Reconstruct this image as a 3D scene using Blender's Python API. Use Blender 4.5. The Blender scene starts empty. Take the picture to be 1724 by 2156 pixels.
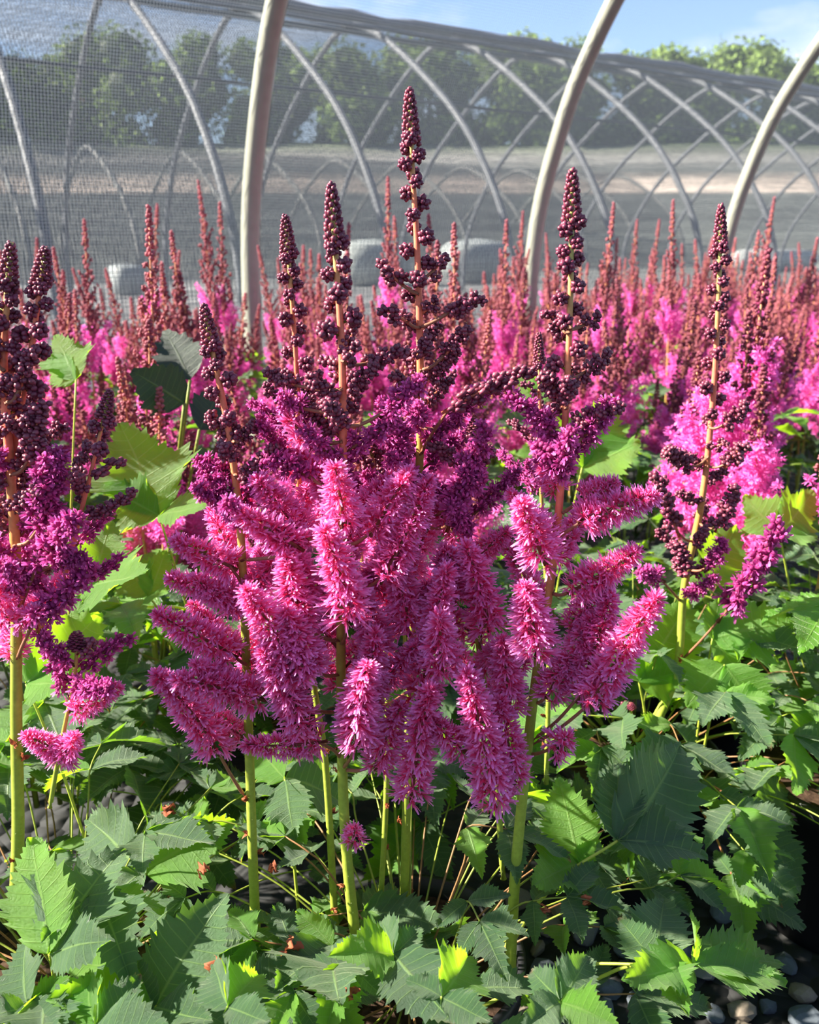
import bpy, math, random
import numpy as np
from mathutils import Vector, Matrix

# ------------------------------------------------------------------ camera, sky, sun, exposure
SC = bpy.context.scene
COL = SC.collection
FPX, CX, CY = 1866.0, 862.0, 1078.0
PITCH, CAMZ = math.radians(17.2), 0.75
cp, sp = math.cos(PITCH), math.sin(PITCH)

cam_d = bpy.data.cameras.new('camera')
cam = bpy.data.objects.new('camera', cam_d)
COL.objects.link(cam)
cam.location = (0, 0, CAMZ)
cam.rotation_euler = (math.radians(90) - PITCH, 0, 0)
cam_d.sensor_fit = 'HORIZONTAL'
cam_d.sensor_width = 24.0
cam_d.lens = FPX / 1724 * 24.0
cam_d.clip_start = 0.02
cam_d.clip_end = 600
cam_d.dof.use_dof = True
cam_d.dof.focus_distance = 0.66
cam_d.dof.aperture_fstop = 8.5
SC.camera = cam
SC.view_settings.view_transform = 'Standard'
SC.view_settings.look = 'None'
SC.view_settings.gamma = 1
SC.view_settings.use_curve_mapping = False
SC.view_settings.exposure = 0.22
SC.cycles.transparent_max_bounces = 24
SC.cycles.max_bounces = 7
SC.cycles.diffuse_bounces = 3
SC.cycles.glossy_bounces = 2
SC.cycles.transmission_bounces = 4
SC.cycles.caustics_reflective = False
SC.cycles.caustics_refractive = False

SUN_DIR = Vector((-0.84, 0.02, 0.58)).normalized()      # towards the sun
sun_d = bpy.data.lights.new('sun', 'SUN')
sun_d.energy = 25.0
sun_d.angle = math.radians(0.8)
sun_d.color = (1.0, 0.93, 0.80)
sun = bpy.data.objects.new('sun', sun_d)
COL.objects.link(sun)
sun.rotation_euler = (-SUN_DIR).to_track_quat('-Z', 'Y').to_euler()

world = bpy.data.worlds.new('sky')
SC.world = world
world.use_nodes = True
wt = world.node_tree
wt.nodes.clear()


def N(t, kind, **kw):
    n = t.nodes.new(kind)
    for k, v in kw.items():
        if k in n.inputs:
            n.inputs[k].default_value = v
        else:
            setattr(n, k, v)
    return n


w_out = N(wt, 'ShaderNodeOutputWorld')
w_bg = N(wt, 'ShaderNodeBackground')
w_bg.inputs['Strength'].default_value = 0.195
w_sky = N(wt, 'ShaderNodeTexSky')
w_sky.sky_type = 'NISHITA'
w_sky.sun_disc = False
w_sky.dust_density = 0.4
w_sky.ozone_density = 2.0
w_sky.sun_elevation = math.asin(SUN_DIR.z)
w_sky.sun_rotation = math.atan2(SUN_DIR.x, SUN_DIR.y)
w_tc = N(wt, 'ShaderNodeTexCoord')
w_map = N(wt, 'ShaderNodeMapping')
w_map.inputs['Scale'].default_value = (2.2, 2.2, 7.5)
w_noise = N(wt, 'ShaderNodeTexNoise', Scale=1.6, Detail=7.0, Roughness=0.6)
w_ramp = N(wt, 'ShaderNodeValToRGB')
w_ramp.color_ramp.elements[0].position = 0.50
w_ramp.color_ramp.elements[1].position = 0.74
w_mix = N(wt, 'ShaderNodeMixRGB')
w_mix.inputs[2].default_value = (5.6, 6.0, 6.6, 1)
wt.links.new(w_tc.outputs['Generated'], w_map.inputs['Vector'])
wt.links.new(w_map.outputs[0], w_noise.inputs['Vector'])
wt.links.new(w_noise.outputs[0], w_ramp.inputs[0])
wt.links.new(w_ramp.outputs[0], w_mix.inputs[0])
w_tint = N(wt, 'ShaderNodeMixRGB', blend_type='MULTIPLY')
w_tint.inputs[0].default_value = 1.0
w_tint.inputs[2].default_value = (1.04, 1.07, 1.22, 1)
wt.links.new(w_sky.outputs[0], w_tint.inputs[1])
wt.links.new(w_tint.outputs[0], w_mix.inputs[1])
wt.links.new(w_mix.outputs[0], w_bg.inputs['Color'])
wt.links.new(w_bg.outputs[0], w_out.inputs[0])

# ------------------------------------------------------------------ helpers
RG = np.random.default_rng(7)
R = random.Random(11)
YAW = math.radians(35)
NV = Vector((-math.sin(YAW), math.cos(YAW), 0))      # across the houses
AV = Vector((math.cos(YAW), math.sin(YAW), 0))       # along the houses


def H(n, a, z=0.0):
    return NV * n + AV * a + Vector((0, 0, z))


def px(u, v, y):
    """the point seen at pixel (u, v) whose world Y is y"""
    X = (u - CX) / FPX
    Yc = -(v - CY) / FPX
    d = Vector((X, cp + Yc * sp, -sp + Yc * cp))
    return Vector((0, 0, CAMZ)) + d * (y / d.y)


def nz(v):
    v = np.asarray(v, float)
    return v / max(1e-9, np.linalg.norm(v))


class MB:
    """collects vertices, faces and colours for one mesh"""

    def __init__(s):
        s.v, s.f, s.c, s.uv, s.n = [], [], [], [], 0

    def add(s, v, f, c, uv=None):
        v = np.asarray(v, float)
        c = np.asarray(c, float)
        if c.ndim == 1:
            c = np.tile(c[:3], (len(v), 1))
        s.v.append(v)
        s.c.append(c[:, :3])
        s.uv.append(np.zeros((len(v), 2)) if uv is None else np.asarray(uv, float))
        n = s.n
        s.f.extend([tuple(int(i) + n for i in q) for q in f])
        s.n += len(v)

    def mesh(s, name, mat, smooth=True):
        me = bpy.data.meshes.new(name)
        V = np.concatenate(s.v)
        me.from_pydata(V.tolist(), [], s.f)
        C = np.concatenate(s.c)
        at = me.color_attributes.new('tint', 'FLOAT_COLOR', 'POINT')
        at.data.foreach_set('color', np.concatenate([C, np.ones((len(C), 1))], 1).astype(np.float32).ravel())
        U = np.concatenate(s.uv)
        if np.any(U):
            ul = me.uv_layers.new(name='UVMap')
            li = np.zeros(len(me.loops), dtype=np.int32)
            me.loops.foreach_get('vertex_index', li)
            ul.data.foreach_set('uv', U[li].astype(np.float32).ravel())
        if smooth:
            me.polygons.foreach_set('use_smooth', np.ones(len(me.polygons), dtype=bool))
        me.materials.append(mat)
        me.update()
        return me


def ob(name, data, parent=None, mw=None, label=None, kind=None):
    o = bpy.data.objects.new(name, data)
    COL.objects.link(o)
    if parent is not None:
        o.parent = parent
    if mw is not None:
        o.matrix_basis = mw
    if label:
        o['label'] = label
    if kind:
        o['kind'] = kind
    return o


def tag(o, label, cat, group=None):
    o['label'] = label
    o['category'] = cat
    if group:
        o['group'] = group
    return o


def empty(name, loc, label, cat, group=None):
    o = ob(name, None)
    o.empty_display_size = 0.05
    o.location = loc
    return tag(o, label, cat, group)


def catmull(P, per=6):
    P = [np.asarray(p, float) for p in P]
    if len(P) == 2:
        return np.array([P[0] + (P[1] - P[0]) * i / per for i in range(per + 1)])
    Q = [2 * P[0] - P[1]] + P + [2 * P[-1] - P[-2]]
    out = []
    for i in range(1, len(Q) - 2):
        for k in range(per):
            t = k / per
            a, b, c, d = Q[i - 1], Q[i], Q[i + 1], Q[i + 2]
            out.append(0.5 * (2 * b + (c - a) * t + (2 * a - 5 * b + 4 * c - d) * t * t + (3 * b - a - 3 * c + d) * t ** 3))
    out.append(P[-1])
    return np.array(out)


def frame(d):
    d = nz(d)
    u = np.cross(d, [0, 0, 1.0])
    if np.linalg.norm(u) < 1e-3:
        u = np.cross(d, [0, 1.0, 0])
    u = nz(u)
    return u, np.cross(u, d), d


def tube(mb, P, rad, col, seg=8, cap=True):
    """tube along points P; rad and col are constants or functions of t in 0..1"""
    P = np.asarray(P, float)
    n = len(P)
    V, C = [], []
    u0 = None
    for i in range(n):
        d = P[min(i + 1, n - 1)] - P[max(i - 1, 0)]
        u, w, dd = frame(d)
        if u0 is not None:
            u = nz(u0 - dd * np.dot(u0, dd))
            w = np.cross(dd, u)
        u0 = u
        t = i / (n - 1)
        r = rad(t) if callable(rad) else rad
        c = col(t) if callable(col) else col
        for k in range(seg):
            a = 2 * math.pi * k / seg
            V.append(P[i] + (u * math.cos(a) + w * math.sin(a)) * r)
            C.append(c)
    F = []
    for i in range(n - 1):
        for k in range(seg):
            k2 = (k + 1) % seg
            F.append((i * seg + k, i * seg + k2, (i + 1) * seg + k2, (i + 1) * seg + k))
    if cap:
        F.append(tuple(range(seg))[::-1])
        F.append(tuple((n - 1) * seg + k for k in range(seg)))
    mb.add(V, F, C)


def ico(sub):
    import bmesh
    bm = bmesh.new()
    bmesh.ops.create_icosphere(bm, subdivisions=sub, radius=1.0)
    v = np.array([x.co[:] for x in bm.verts])
    f = [tuple(y.index for y in x.verts) for x in bm.faces]
    bm.free()
    return v, f


ICO1, ICO2 = ico(1), ico(2)
OCT = (np.array([(1, 0, 0), (-1, 0, 0), (0, 1, 0), (0, -1, 0), (0, 0, 1), (0, 0, -1)], float),
       [(0, 2, 4), (2, 1, 4), (1, 3, 4), (3, 0, 4), (2, 0, 5), (1, 2, 5), (3, 1, 5), (0, 3, 5)])


def bead(mb, p, r, col, ln=1.0, d=(0, 0, 1), shape=ICO1):
    u, w, dd = frame(d)
    M = np.array([u * r, w * r, dd * r * ln])
    mb.add(shape[0] @ M + np.asarray(p), shape[1], col)


# ------------------------------------------------------------------ materials
def new_mat(name):
    m = bpy.data.materials.new(name)
    m.use_nodes = True
    t = m.node_tree
    t.nodes.clear()
    return m, t


def tint_mat(name, rough=0.5, spec=0.4, trans=0.0, trans_gain=(1, 1, 1), var=0.15, sheen=0.0, noise_scale=400, bump=0.0):
    m, t = new_mat(name)
    L = t.links.new
    out = N(t, 'ShaderNodeOutputMaterial')
    at = N(t, 'ShaderNodeAttribute', attribute_name='tint')
    tc = N(t, 'ShaderNodeTexCoord')
    no = N(t, 'ShaderNodeTexNoise', Scale=noise_scale, Detail=3.0)
    L(tc.outputs['Object'], no.inputs['Vector'])
    mr = N(t, 'ShaderNodeMapRange')
    mr.inputs[1].default_value = 0.3
    mr.inputs[2].default_value = 0.7
    mr.inputs[3].default_value = 1 - var
    mr.inputs[4].default_value = 1 + var
    L(no.outputs[0], mr.inputs[0])
    mul = N(t, 'ShaderNodeVectorMath', operation='SCALE')
    L(at.outputs['Color'], mul.inputs[0])
    L(mr.outputs[0], mul.inputs['Scale'])
    b = N(t, 'ShaderNodeBsdfPrincipled')
    b.inputs['Roughness'].default_value = rough
    b.inputs['Specular IOR Level'].default_value = spec
    b.inputs['Sheen Weight'].default_value = sheen
    L(mul.outputs[0], b.inputs['Base Color'])
    if bump:
        bp = N(t, 'ShaderNodeBump', Strength=bump, Distance=0.002)
        L(no.outputs[0], bp.inputs['Height'])
        L(bp.outputs[0], b.inputs['Normal'])
    if trans > 0:
        tr = N(t, 'ShaderNodeBsdfTranslucent')
        g = N(t, 'ShaderNodeVectorMath', operation='MULTIPLY')
        g.inputs[1].default_value = trans_gain
        L(mul.outputs[0], g.inputs[0])
        L(g.outputs[0], tr.inputs['Color'])
        mx = N(t, 'ShaderNodeMixShader')
        mx.inputs[0].default_value = trans
        L(b.outputs[0], mx.inputs[1])
        L(tr.outputs[0], mx.inputs[2])
        L(mx.outputs[0], out.inputs[0])
    else:
        L(b.outputs[0], out.inputs[0])
    return m


M_FLOWER = tint_mat('astilbe_petals', rough=0.55, spec=0.3, trans=0.42, trans_gain=(1.08, 0.9, 1.0), var=0.12)
M_BUD = tint_mat('astilbe_buds', rough=0.42, spec=0.5, trans=0.0, var=0.18)
M_STEM = tint_mat('astilbe_stem', rough=0.5, spec=0.35, trans=0.0, var=0.12, noise_scale=250)
M_BRACT = tint_mat('dry_bract', rough=0.7, spec=0.2, trans=0.2, var=0.3)
M_STONE = tint_mat('gravel_stone', rough=0.72, spec=0.35, var=0.35, noise_scale=60, bump=0.6)
M_TREE = tint_mat('tree_leaves', rough=0.6, spec=0.2, trans=0.3, var=0.3, noise_scale=0.6)
M_WOOD = tint_mat('tree_bark', rough=0.9, spec=0.1, var=0.2, noise_scale=4)
M_PIPE = tint_mat('galvanised_pipe', rough=0.48, spec=0.5, var=0.07, noise_scale=30)
M_PIPE2 = tint_mat('weathered_pipe', rough=0.55, spec=0.4, var=0.1, noise_scale=12)
M_POT = tint_mat('black_pot_plastic', rough=0.45, spec=0.35, var=0.1, noise_scale=80)
M_SOIL = tint_mat('bark_compost', rough=0.95, spec=0.1, var=0.5, noise_scale=150, bump=1.0)
M_FILM = tint_mat('pale_plastic', rough=0.5, spec=0.4, var=0.15, noise_scale=3)


def leaf_mat(name, dark, light, trans_col, trans=0.35, rough=0.42, veins=True, sheen=0.35):
    m, t = new_mat(name)
    L = t.links.new
    out = N(t, 'ShaderNodeOutputMaterial')
    b = N(t, 'ShaderNodeBsdfPrincipled')
    b.inputs['Roughness'].default_value = rough
    b.inputs['Specular IOR Level'].default_value = 0.55
    b.inputs['Sheen Weight'].default_value = sheen
    b.inputs['Sheen Roughness'].default_value = 0.4
    b.inputs['Sheen Tint'].default_value = (0.95, 1.0, 0.75, 1)
    tc = N(t, 'ShaderNodeTexCoord')
    oi = N(t, 'ShaderNodeObjectInfo')
    no = N(t, 'ShaderNodeTexNoise', Scale=28.0, Detail=4.0)
    L(tc.outputs['Object'], no.inputs['Vector'])
    add = N(t, 'ShaderNodeMath', operation='MULTIPLY_ADD')
    L(no.outputs[0], add.inputs[0])
    add.inputs[1].default_value = 0.7
    sub = N(t, 'ShaderNodeMath', operation='MULTIPLY_ADD')
    L(oi.outputs['Random'], sub.inputs[0])
    sub.inputs[1].default_value = 0.75
    sub.inputs[2].default_value = -0.25
    L(sub.outputs[0], add.inputs[2])
    base = N(t, 'ShaderNodeMixRGB')
    base.inputs[1].default_value = (*dark, 1)
    base.inputs[2].default_value = (*light, 1)
    L(add.outputs[0], base.inputs[0])
    fine = N(t, 'ShaderNodeTexNoise', Scale=700.0, Detail=2.0)
    L(tc.outputs['Object'], fine.inputs['Vector'])
    # veins from the leaf's own coordinates: u along the midrib, v across
    uv = N(t, 'ShaderNodeUVMap')
    sx = N(t, 'ShaderNodeSeparateXYZ')
    L(uv.outputs[0], sx.inputs[0])
    va = N(t, 'ShaderNodeMath', operation='SUBTRACT')
    L(sx.outputs[1], va.inputs[0])
    va.inputs[1].default_value = 0.5
    vabs = N(t, 'ShaderNodeMath', operation='ABSOLUTE')
    L(va.outputs[0], vabs.inputs[0])
    mid = N(t, 'ShaderNodeMapRange')
    mid.inputs[1].default_value = 0.008
    mid.inputs[2].default_value = 0.03
    mid.inputs[3].default_value = 1
    mid.inputs[4].default_value = 0
    L(vabs.outputs[0], mid.inputs[0])
    k = N(t, 'ShaderNodeMath', operation='MULTIPLY')
    L(sx.outputs[0], k.inputs[0])
    k.inputs[1].default_value = 10.0
    pp = N(t, 'ShaderNodeMath', operation='PINGPONG')
    L(k.outputs[0], pp.inputs[0])
    pp.inputs[1].default_value = 0.5
    sv = N(t, 'ShaderNodeMapRange')
    sv.inputs[1].default_value = 0.02
    sv.inputs[2].default_value = 0.07
    sv.inputs[3].default_value = 0.7
    sv.inputs[4].default_value = 0
    L(pp.outputs[0], sv.inputs[0])
    mxv = N(t, 'ShaderNodeMath', operation='MAXIMUM')
    L(mid.outputs[0], mxv.inputs[0])
    L(sv.outputs[0], mxv.inputs[1])
    colv = N(t, 'ShaderNodeMixRGB')
    fac = N(t, 'ShaderNodeMath', operation='MULTIPLY')
    L(mxv.outputs[0], fac.inputs[0])
    fac.inputs[1].default_value = 0.38 if veins else 0.1
    L(fac.outputs[0], colv.inputs[0])
    L(base.outputs[0], colv.inputs[1])
    colv.inputs[2].default_value = (0.26, 0.42, 0.10, 1)
    at = N(t, 'ShaderNodeAttribute', attribute_name='tint')
    mt = N(t, 'ShaderNodeMixRGB', blend_type='MULTIPLY')
    mt.inputs[0].default_value = 1.0
    L(colv.outputs[0], mt.inputs[1])
    L(at.outputs['Color'], mt.inputs[2])
    L(mt.outputs[0], b.inputs['Base Color'])
    vor = N(t, 'ShaderNodeTexVoronoi', Scale=16.0, feature='DISTANCE_TO_EDGE')
    vm = N(t, 'ShaderNodeMapping')
    vm.inputs['Scale'].default_value = (1.6, 1.0, 1.0)
    L(uv.outputs[0], vm.inputs['Vector'])
    L(vm.outputs[0], vor.inputs['Vector'])
    vsum = N(t, 'ShaderNodeMath', operation='MULTIPLY_ADD')
    L(vor.outputs['Distance'], vsum.inputs[0])
    vsum.inputs[1].default_value = 3.0
    L(fine.outputs[0], vsum.inputs[2])
    hs = N(t, 'ShaderNodeMath', operation='MULTIPLY_ADD')
    L(vsum.outputs[0], hs.inputs[0])
    hs.inputs[1].default_value = 0.45
    L(mxv.outputs[0], hs.inputs[2])
    bp = N(t, 'ShaderNodeBump', Strength=0.6, Distance=0.0011)
    L(hs.outputs[0], bp.inputs['Height'])
    L(bp.outputs[0], b.inputs['Normal'])
    tr = N(t, 'ShaderNodeBsdfTranslucent')
    tcm = N(t, 'ShaderNodeMixRGB')
    L(fac.outputs[0], tcm.inputs[0])
    tcm.inputs[1].default_value = (*trans_col, 1)
    tcm.inputs[2].default_value = (0.75, 0.95, 0.2, 1)
    tm = N(t, 'ShaderNodeMixRGB', blend_type='MULTIPLY')
    tm.inputs[0].default_value = 1.0
    L(tcm.outputs[0], tm.inputs[1])
    L(at.outputs['Color'], tm.inputs[2])
    L(tm.outputs[0], tr.inputs['Color'])
    mx = N(t, 'ShaderNodeMixShader')
    mx.inputs[0].default_value = trans
    L(b.outputs[0], mx.inputs[1])
    L(tr.outputs[0], mx.inputs[2])
    L(mx.outputs[0], out.inputs[0])
    return m


M_LEAF = leaf_mat('astilbe_leaf', (0.015, 0.055, 0.022), (0.062, 0.140, 0.045), (0.24, 0.50, 0.02))
M_LEAF_BRIGHT = leaf_mat('bright_astilbe_leaf', (0.05, 0.16, 0.015), (0.14, 0.32, 0.03), (0.50, 0.90, 0.02), trans=0.5)  # brighter copy of the leaf; sunlit and back-lit glow put into its colour
M_LEAF_DARK = leaf_mat('broad_dark_leaf', (0.006, 0.022, 0.010), (0.012, 0.038, 0.016), (0.03, 0.09, 0.02), trans=0.05, rough=0.5, veins=False, sheen=0.05)


def net_mat(name, col, pitch, width, extra=0.0, rough=0.7):
    """woven threads with open holes between them; coordinates are metres on the cloth"""
    m, t = new_mat(name)
    L = t.links.new
    out = N(t, 'ShaderNodeOutputMaterial')
    uv = N(t, 'ShaderNodeUVMap')
    sx = N(t, 'ShaderNodeSeparateXYZ')
    L(uv.outputs[0], sx.inputs[0])
    res = []
    for i in range(2):
        mu = N(t, 'ShaderNodeMath', operation='MULTIPLY')
        L(sx.outputs[i], mu.inputs[0])
        mu.inputs[1].default_value = 1.0 / pitch
        fr = N(t, 'ShaderNodeMath', operation='FRACT')
        L(mu.outputs[0], fr.inputs[0])
        lt = N(t, 'ShaderNodeMath', operation='LESS_THAN')
        L(fr.outputs[0], lt.inputs[0])
        lt.inputs[1].default_value = width[i]
        res.append(lt)
    mx = N(t, 'ShaderNodeMath', operation='MAXIMUM')
    L(res[0].outputs[0], mx.inputs[0])
    L(res[1].outputs[0], mx.inputs[1])
    fac = mx.outputs[0]
    if extra:
        # slack folds and denser bands running along the cloth
        no = N(t, 'ShaderNodeTexNoise', Scale=1.0, Detail=5.0, Roughness=0.65)
        mp = N(t, 'ShaderNodeMapping')
        mp.inputs['Scale'].default_value = (0.35, 14.0, 1.0)
        L(uv.outputs[0], mp.inputs['Vector'])
        L(mp.outputs[0], no.inputs['Vector'])
        rr = N(t, 'ShaderNodeMapRange')
        rr.inputs[1].default_value = 0.45
        rr.inputs[2].default_value = 0.75
        rr.inputs[3].default_value = 0.0
        rr.inputs[4].default_value = extra
        L(no.outputs[0], rr.inputs[0])
        ad = N(t, 'ShaderNodeMath', operation='ADD', use_clamp=True)
        L(fac, ad.inputs[0])
        L(rr.outputs[0], ad.inputs[1])
        fac = ad.outputs[0]
    tr = N(t, 'ShaderNodeBsdfTransparent')
    b = N(t, 'ShaderNodeBsdfDiffuse')
    b.inputs['Color'].default_value = (*col, 1)
    b2 = N(t, 'ShaderNodeBsdfTranslucent')
    b2.inputs['Color'].default_value = (*col, 1)
    mm = N(t, 'ShaderNodeMixShader')
    mm.inputs[0].default_value = 0.35
    L(b.outputs[0], mm.inputs[1])
    L(b2.outputs[0], mm.inputs[2])
    ms = N(t, 'ShaderNodeMixShader')
    L(fac, ms.inputs[0])
    L(tr.outputs[0], ms.inputs[1])
    L(mm.outputs[0], ms.inputs[2])
    L(ms.outputs[0], out.inputs[0])
    return m


M_NET = net_mat('fine_grey_netting', (0.15, 0.175, 0.205), 0.0085, (0.15, 0.12))
M_CLOTH = net_mat('dark_shade_cloth', (0.032, 0.039, 0.048), 0.024, (0.30, 0.16), extra=0.22)


def ground_mat():
    m, t = new_mat('gravel_ground')
    L = t.links.new
    out = N(t, 'ShaderNodeOutputMaterial')
    b = N(t, 'ShaderNodeBsdfPrincipled')
    b.inputs['Roughness'].default_value = 0.9
    tc = N(t, 'ShaderNodeTexCoord')
    vo = N(t, 'ShaderNodeTexVoronoi', Scale=38.0)
    L(tc.outputs['Object'], vo.inputs['Vector'])
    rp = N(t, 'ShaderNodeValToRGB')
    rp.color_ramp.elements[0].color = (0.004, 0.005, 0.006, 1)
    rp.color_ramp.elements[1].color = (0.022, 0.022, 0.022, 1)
    L(vo.outputs['Color'], rp.inputs[0])
    L(rp.outputs[0], b.inputs['Base Color'])
    bp = N(t, 'ShaderNodeBump', Strength=1.0, Distance=0.02)
    bp.invert = True
    L(vo.outputs['Distance'], bp.inputs['Height'])
    L(bp.outputs[0], b.inputs['Normal'])
    L(b.outputs[0], out.inputs[0])
    return m


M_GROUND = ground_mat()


def yard_mat():
    m, t = new_mat('gravel_yard')
    L = t.links.new
    out = N(t, 'ShaderNodeOutputMaterial')
    b = N(t, 'ShaderNodeBsdfPrincipled')
    b.inputs['Roughness'].default_value = 0.95
    at = N(t, 'ShaderNodeAttribute', attribute_name='tint')
    tc = N(t, 'ShaderNodeTexCoord')
    mp = N(t, 'ShaderNodeMapping')
    mp.inputs['Scale'].default_value = (0.12, 1.1, 3.0)
    no = N(t, 'ShaderNodeTexNoise', Scale=1.0, Detail=5.0)
    L(tc.outputs['Object'], mp.inputs['Vector'])
    L(mp.outputs[0], no.inputs['Vector'])
    mr = N(t, 'ShaderNodeMapRange')
    mr.inputs[1].default_value = 0.35
    mr.inputs[2].default_value = 0.65
    mr.inputs[3].default_value = 0.55
    mr.inputs[4].default_value = 1.25
    L(no.outputs[0], mr.inputs[0])
    mul = N(t, 'ShaderNodeVectorMath', operation='SCALE')
    L(at.outputs['Color'], mul.inputs[0])
    L(mr.outputs[0], mul.inputs['Scale'])
    L(mul.outputs[0], b.inputs['Base Color'])
    L(b.outputs[0], out.inputs[0])
    return m


M_YARD = yard_mat()

# ------------------------------------------------------------------ the ground and the rising yard beyond
mb = MB()
ys = [-6, 0, 4, 12, 26, 30, 33, 34.2, 35, 37.2, 37.9, 40.5, 43, 47, 60, 140]
zs = [0, 0, 0, 0, 0, 1.2, 2.2, 2.35, 2.45, 2.85, 3.3, 4.0, 4.7, 5.2, 5.4, 5.6]
cs = [(0.2, 0.2, 0.2), (0.2, 0.2, 0.2), (0.2, 0.2, 0.2), (0.22, 0.22, 0.22), (0.15, 0.16, 0.14), (0.13, 0.14, 0.13), (0.13, 0.14, 0.13),
      (0.6, 0.50, 0.42), (0.62, 0.52, 0.44), (0.6, 0.5, 0.42), (0.14, 0.15, 0.14), (0.30, 0.29, 0.27), (0.10, 0.13, 0.07), (0.07, 0.11, 0.04),
      (0.06, 0.10, 0.04), (0.06, 0.10, 0.04)]
V, C, Fc = [], [], []
xs = np.linspace(-60, 90, 31)
for i, y in enumerate(ys):
    for x in xs:
        V.append((x, y + (0.5 * math.sin(x * 0.35) if y > 25 else 0), zs[i] - (0.02 if y < 5 else 0)))
        C.append(cs[i])
nx = len(xs)
for i in range(len(ys) - 1):
    if ys[i + 1] <= 4:
        continue
    for k in range(nx - 1):
        Fc.append((i * nx + k, i * nx + k + 1, (i + 1) * nx + k + 1, (i + 1) * nx + k))
mb.add(V, Fc, C)
ob('yard_ground', mb.mesh('yard_ground', M_YARD), kind='structure')
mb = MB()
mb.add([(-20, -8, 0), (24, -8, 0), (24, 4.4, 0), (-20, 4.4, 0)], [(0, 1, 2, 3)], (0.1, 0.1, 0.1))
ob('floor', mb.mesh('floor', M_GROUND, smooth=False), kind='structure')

# ------------------------------------------------------------------ hoop houses
PROF_OURS = [(2.60, 0.0), (2.60, 0.35), (2.60, 0.62), (2.57, 0.85), (2.50, 1.05), (2.42, 1.24), (2.34, 1.36), (2.24, 1.50), (2.05, 1.71), (1.75, 1.96),
             (1.3, 2.22), (0.75, 2.42), (0.1, 2.53), (-0.4, 2.55)]
PROF_OURS = PROF_OURS + [(-0.8 - n, z) for n, z in PROF_OURS[-2::-1]]
HALF2 = [(5.30, 0.0), (5.31, 0.35), (5.37, 0.67), (5.50, 0.97), (5.80, 1.38), (6.15, 1.72), (6.60, 2.03), (7.10, 2.34), (7.56, 2.56), (8.0, 2.68)]
PROF_2 = HALF2 + [(16.0 - n, z) for n, z in HALF2[-2::-1]]
PROF_3 = [(n + 11.2, z * 0.93) for n, z in PROF_2]


def hoop(name, prof, a, r, mat, col, label, cat, group=None, shear=0.0, off=0.0):
    P = catmull([H(n, a + shear * (n - prof[0][0]), z) for n, z in prof], 5)
    for _ in range(10):
        P[1:-1] = (P[:-2] + 2 * P[1:-1] + P[2:]) / 4
    mb = MB()
    base = P[0].copy()
    tube(mb, P - base, r, col, seg=14)
    o = ob(name, mb.mesh(name, mat))
    o.location = base
    return tag(o, label, cat, group)


def cloth(name, prof, a0, a1, off, mat, label, cat, shear=0.0, step=0.29, sag=0.0, ripple=0.0, seed=0, spacing=1.16, phase=0.0, endz=0.0):
    rr = np.random.default_rng(seed)
    Pn = catmull([(n, 0, z) for n, z in prof], 4)
    cn = (prof[0][0] + prof[-1][0]) / 2
    d = np.gradient(Pn, axis=0)
    nrm = np.stack([d[:, 2], np.zeros(len(d)), -d[:, 0]], 1)
    nrm /= np.linalg.norm(nrm, axis=1)[:, None]
    s_out = np.sign(np.sum(nrm * (Pn - np.array([cn, 0, 0.8])), axis=1))
    nrm *= s_out[:, None]
    arc = np.concatenate([[0], np.cumsum(np.linalg.norm(np.diff(Pn, axis=0), axis=1))])
    na = int((a1 - a0) / step) + 1
    V, UV, F = [], [], []
    wob = rr.normal(0, 1, len(Pn))
    for i in range(na):
        a = a0 + (a1 - a0) * i / (na - 1)
        s = abs(math.sin(math.pi * (a - phase) / spacing))
        for k in range(len(Pn)):
            o_ = off - sag * s * (0.4 + 0.6 * min(1, Pn[k, 2])) + ripple * math.sin(a * 2.1 + wob[k] * 2)
            q = Pn[k] + nrm[k] * o_
            V.append(H(q[0], a + shear * (q[0] - prof[0][0]), max(0.004, q[2])))
            UV.append((a, arc[k]))
    m = len(Pn)
    for i in range(na - 1):
        for k in range(m - 1):
            F.append((i * m + k, i * m + k + 1, (i + 1) * m + k + 1, (i + 1) * m + k))
    mb = MB()
    mb.add(V, F, (0.5, 0.5, 0.5), UV)
    o = ob(name, mb.mesh(name, mat))
    return tag(o, label, cat)


OUR_A = [1.22 + 1.165 * k for k in range(-1, 4)]
pos_txt = {0: 'pale steel hoop pipe of the flower house just beyond the left edge of the picture',
           4: 'pale steel hoop pipe of the flower house just beyond the right edge of the picture',
           1: 'pale steel hoop pipe beside the leftmost tall spike, first of the three thick hoops',
           2: 'pale steel hoop pipe in the middle of the three thick hoops over the flowers',
           3: 'pale steel hoop pipe at the right edge, last of the three thick hoops'}
for i, a in enumerate(OUR_A):
    hoop('greenhouse_hoop', PROF_OURS, a, 0.029, M_PIPE, (0.27, 0.275, 0.22), pos_txt[i],
         'hoop', 'thick hoops of the flower house')
cloth('insect_net', PROF_OURS, -5.5, 6.6, 0.045, M_NET, 'fine grey netting stretched over the thick pale hoops', 'netting',
      sag=0.012, ripple=0.004, spacing=1.165, phase=1.22)

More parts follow.
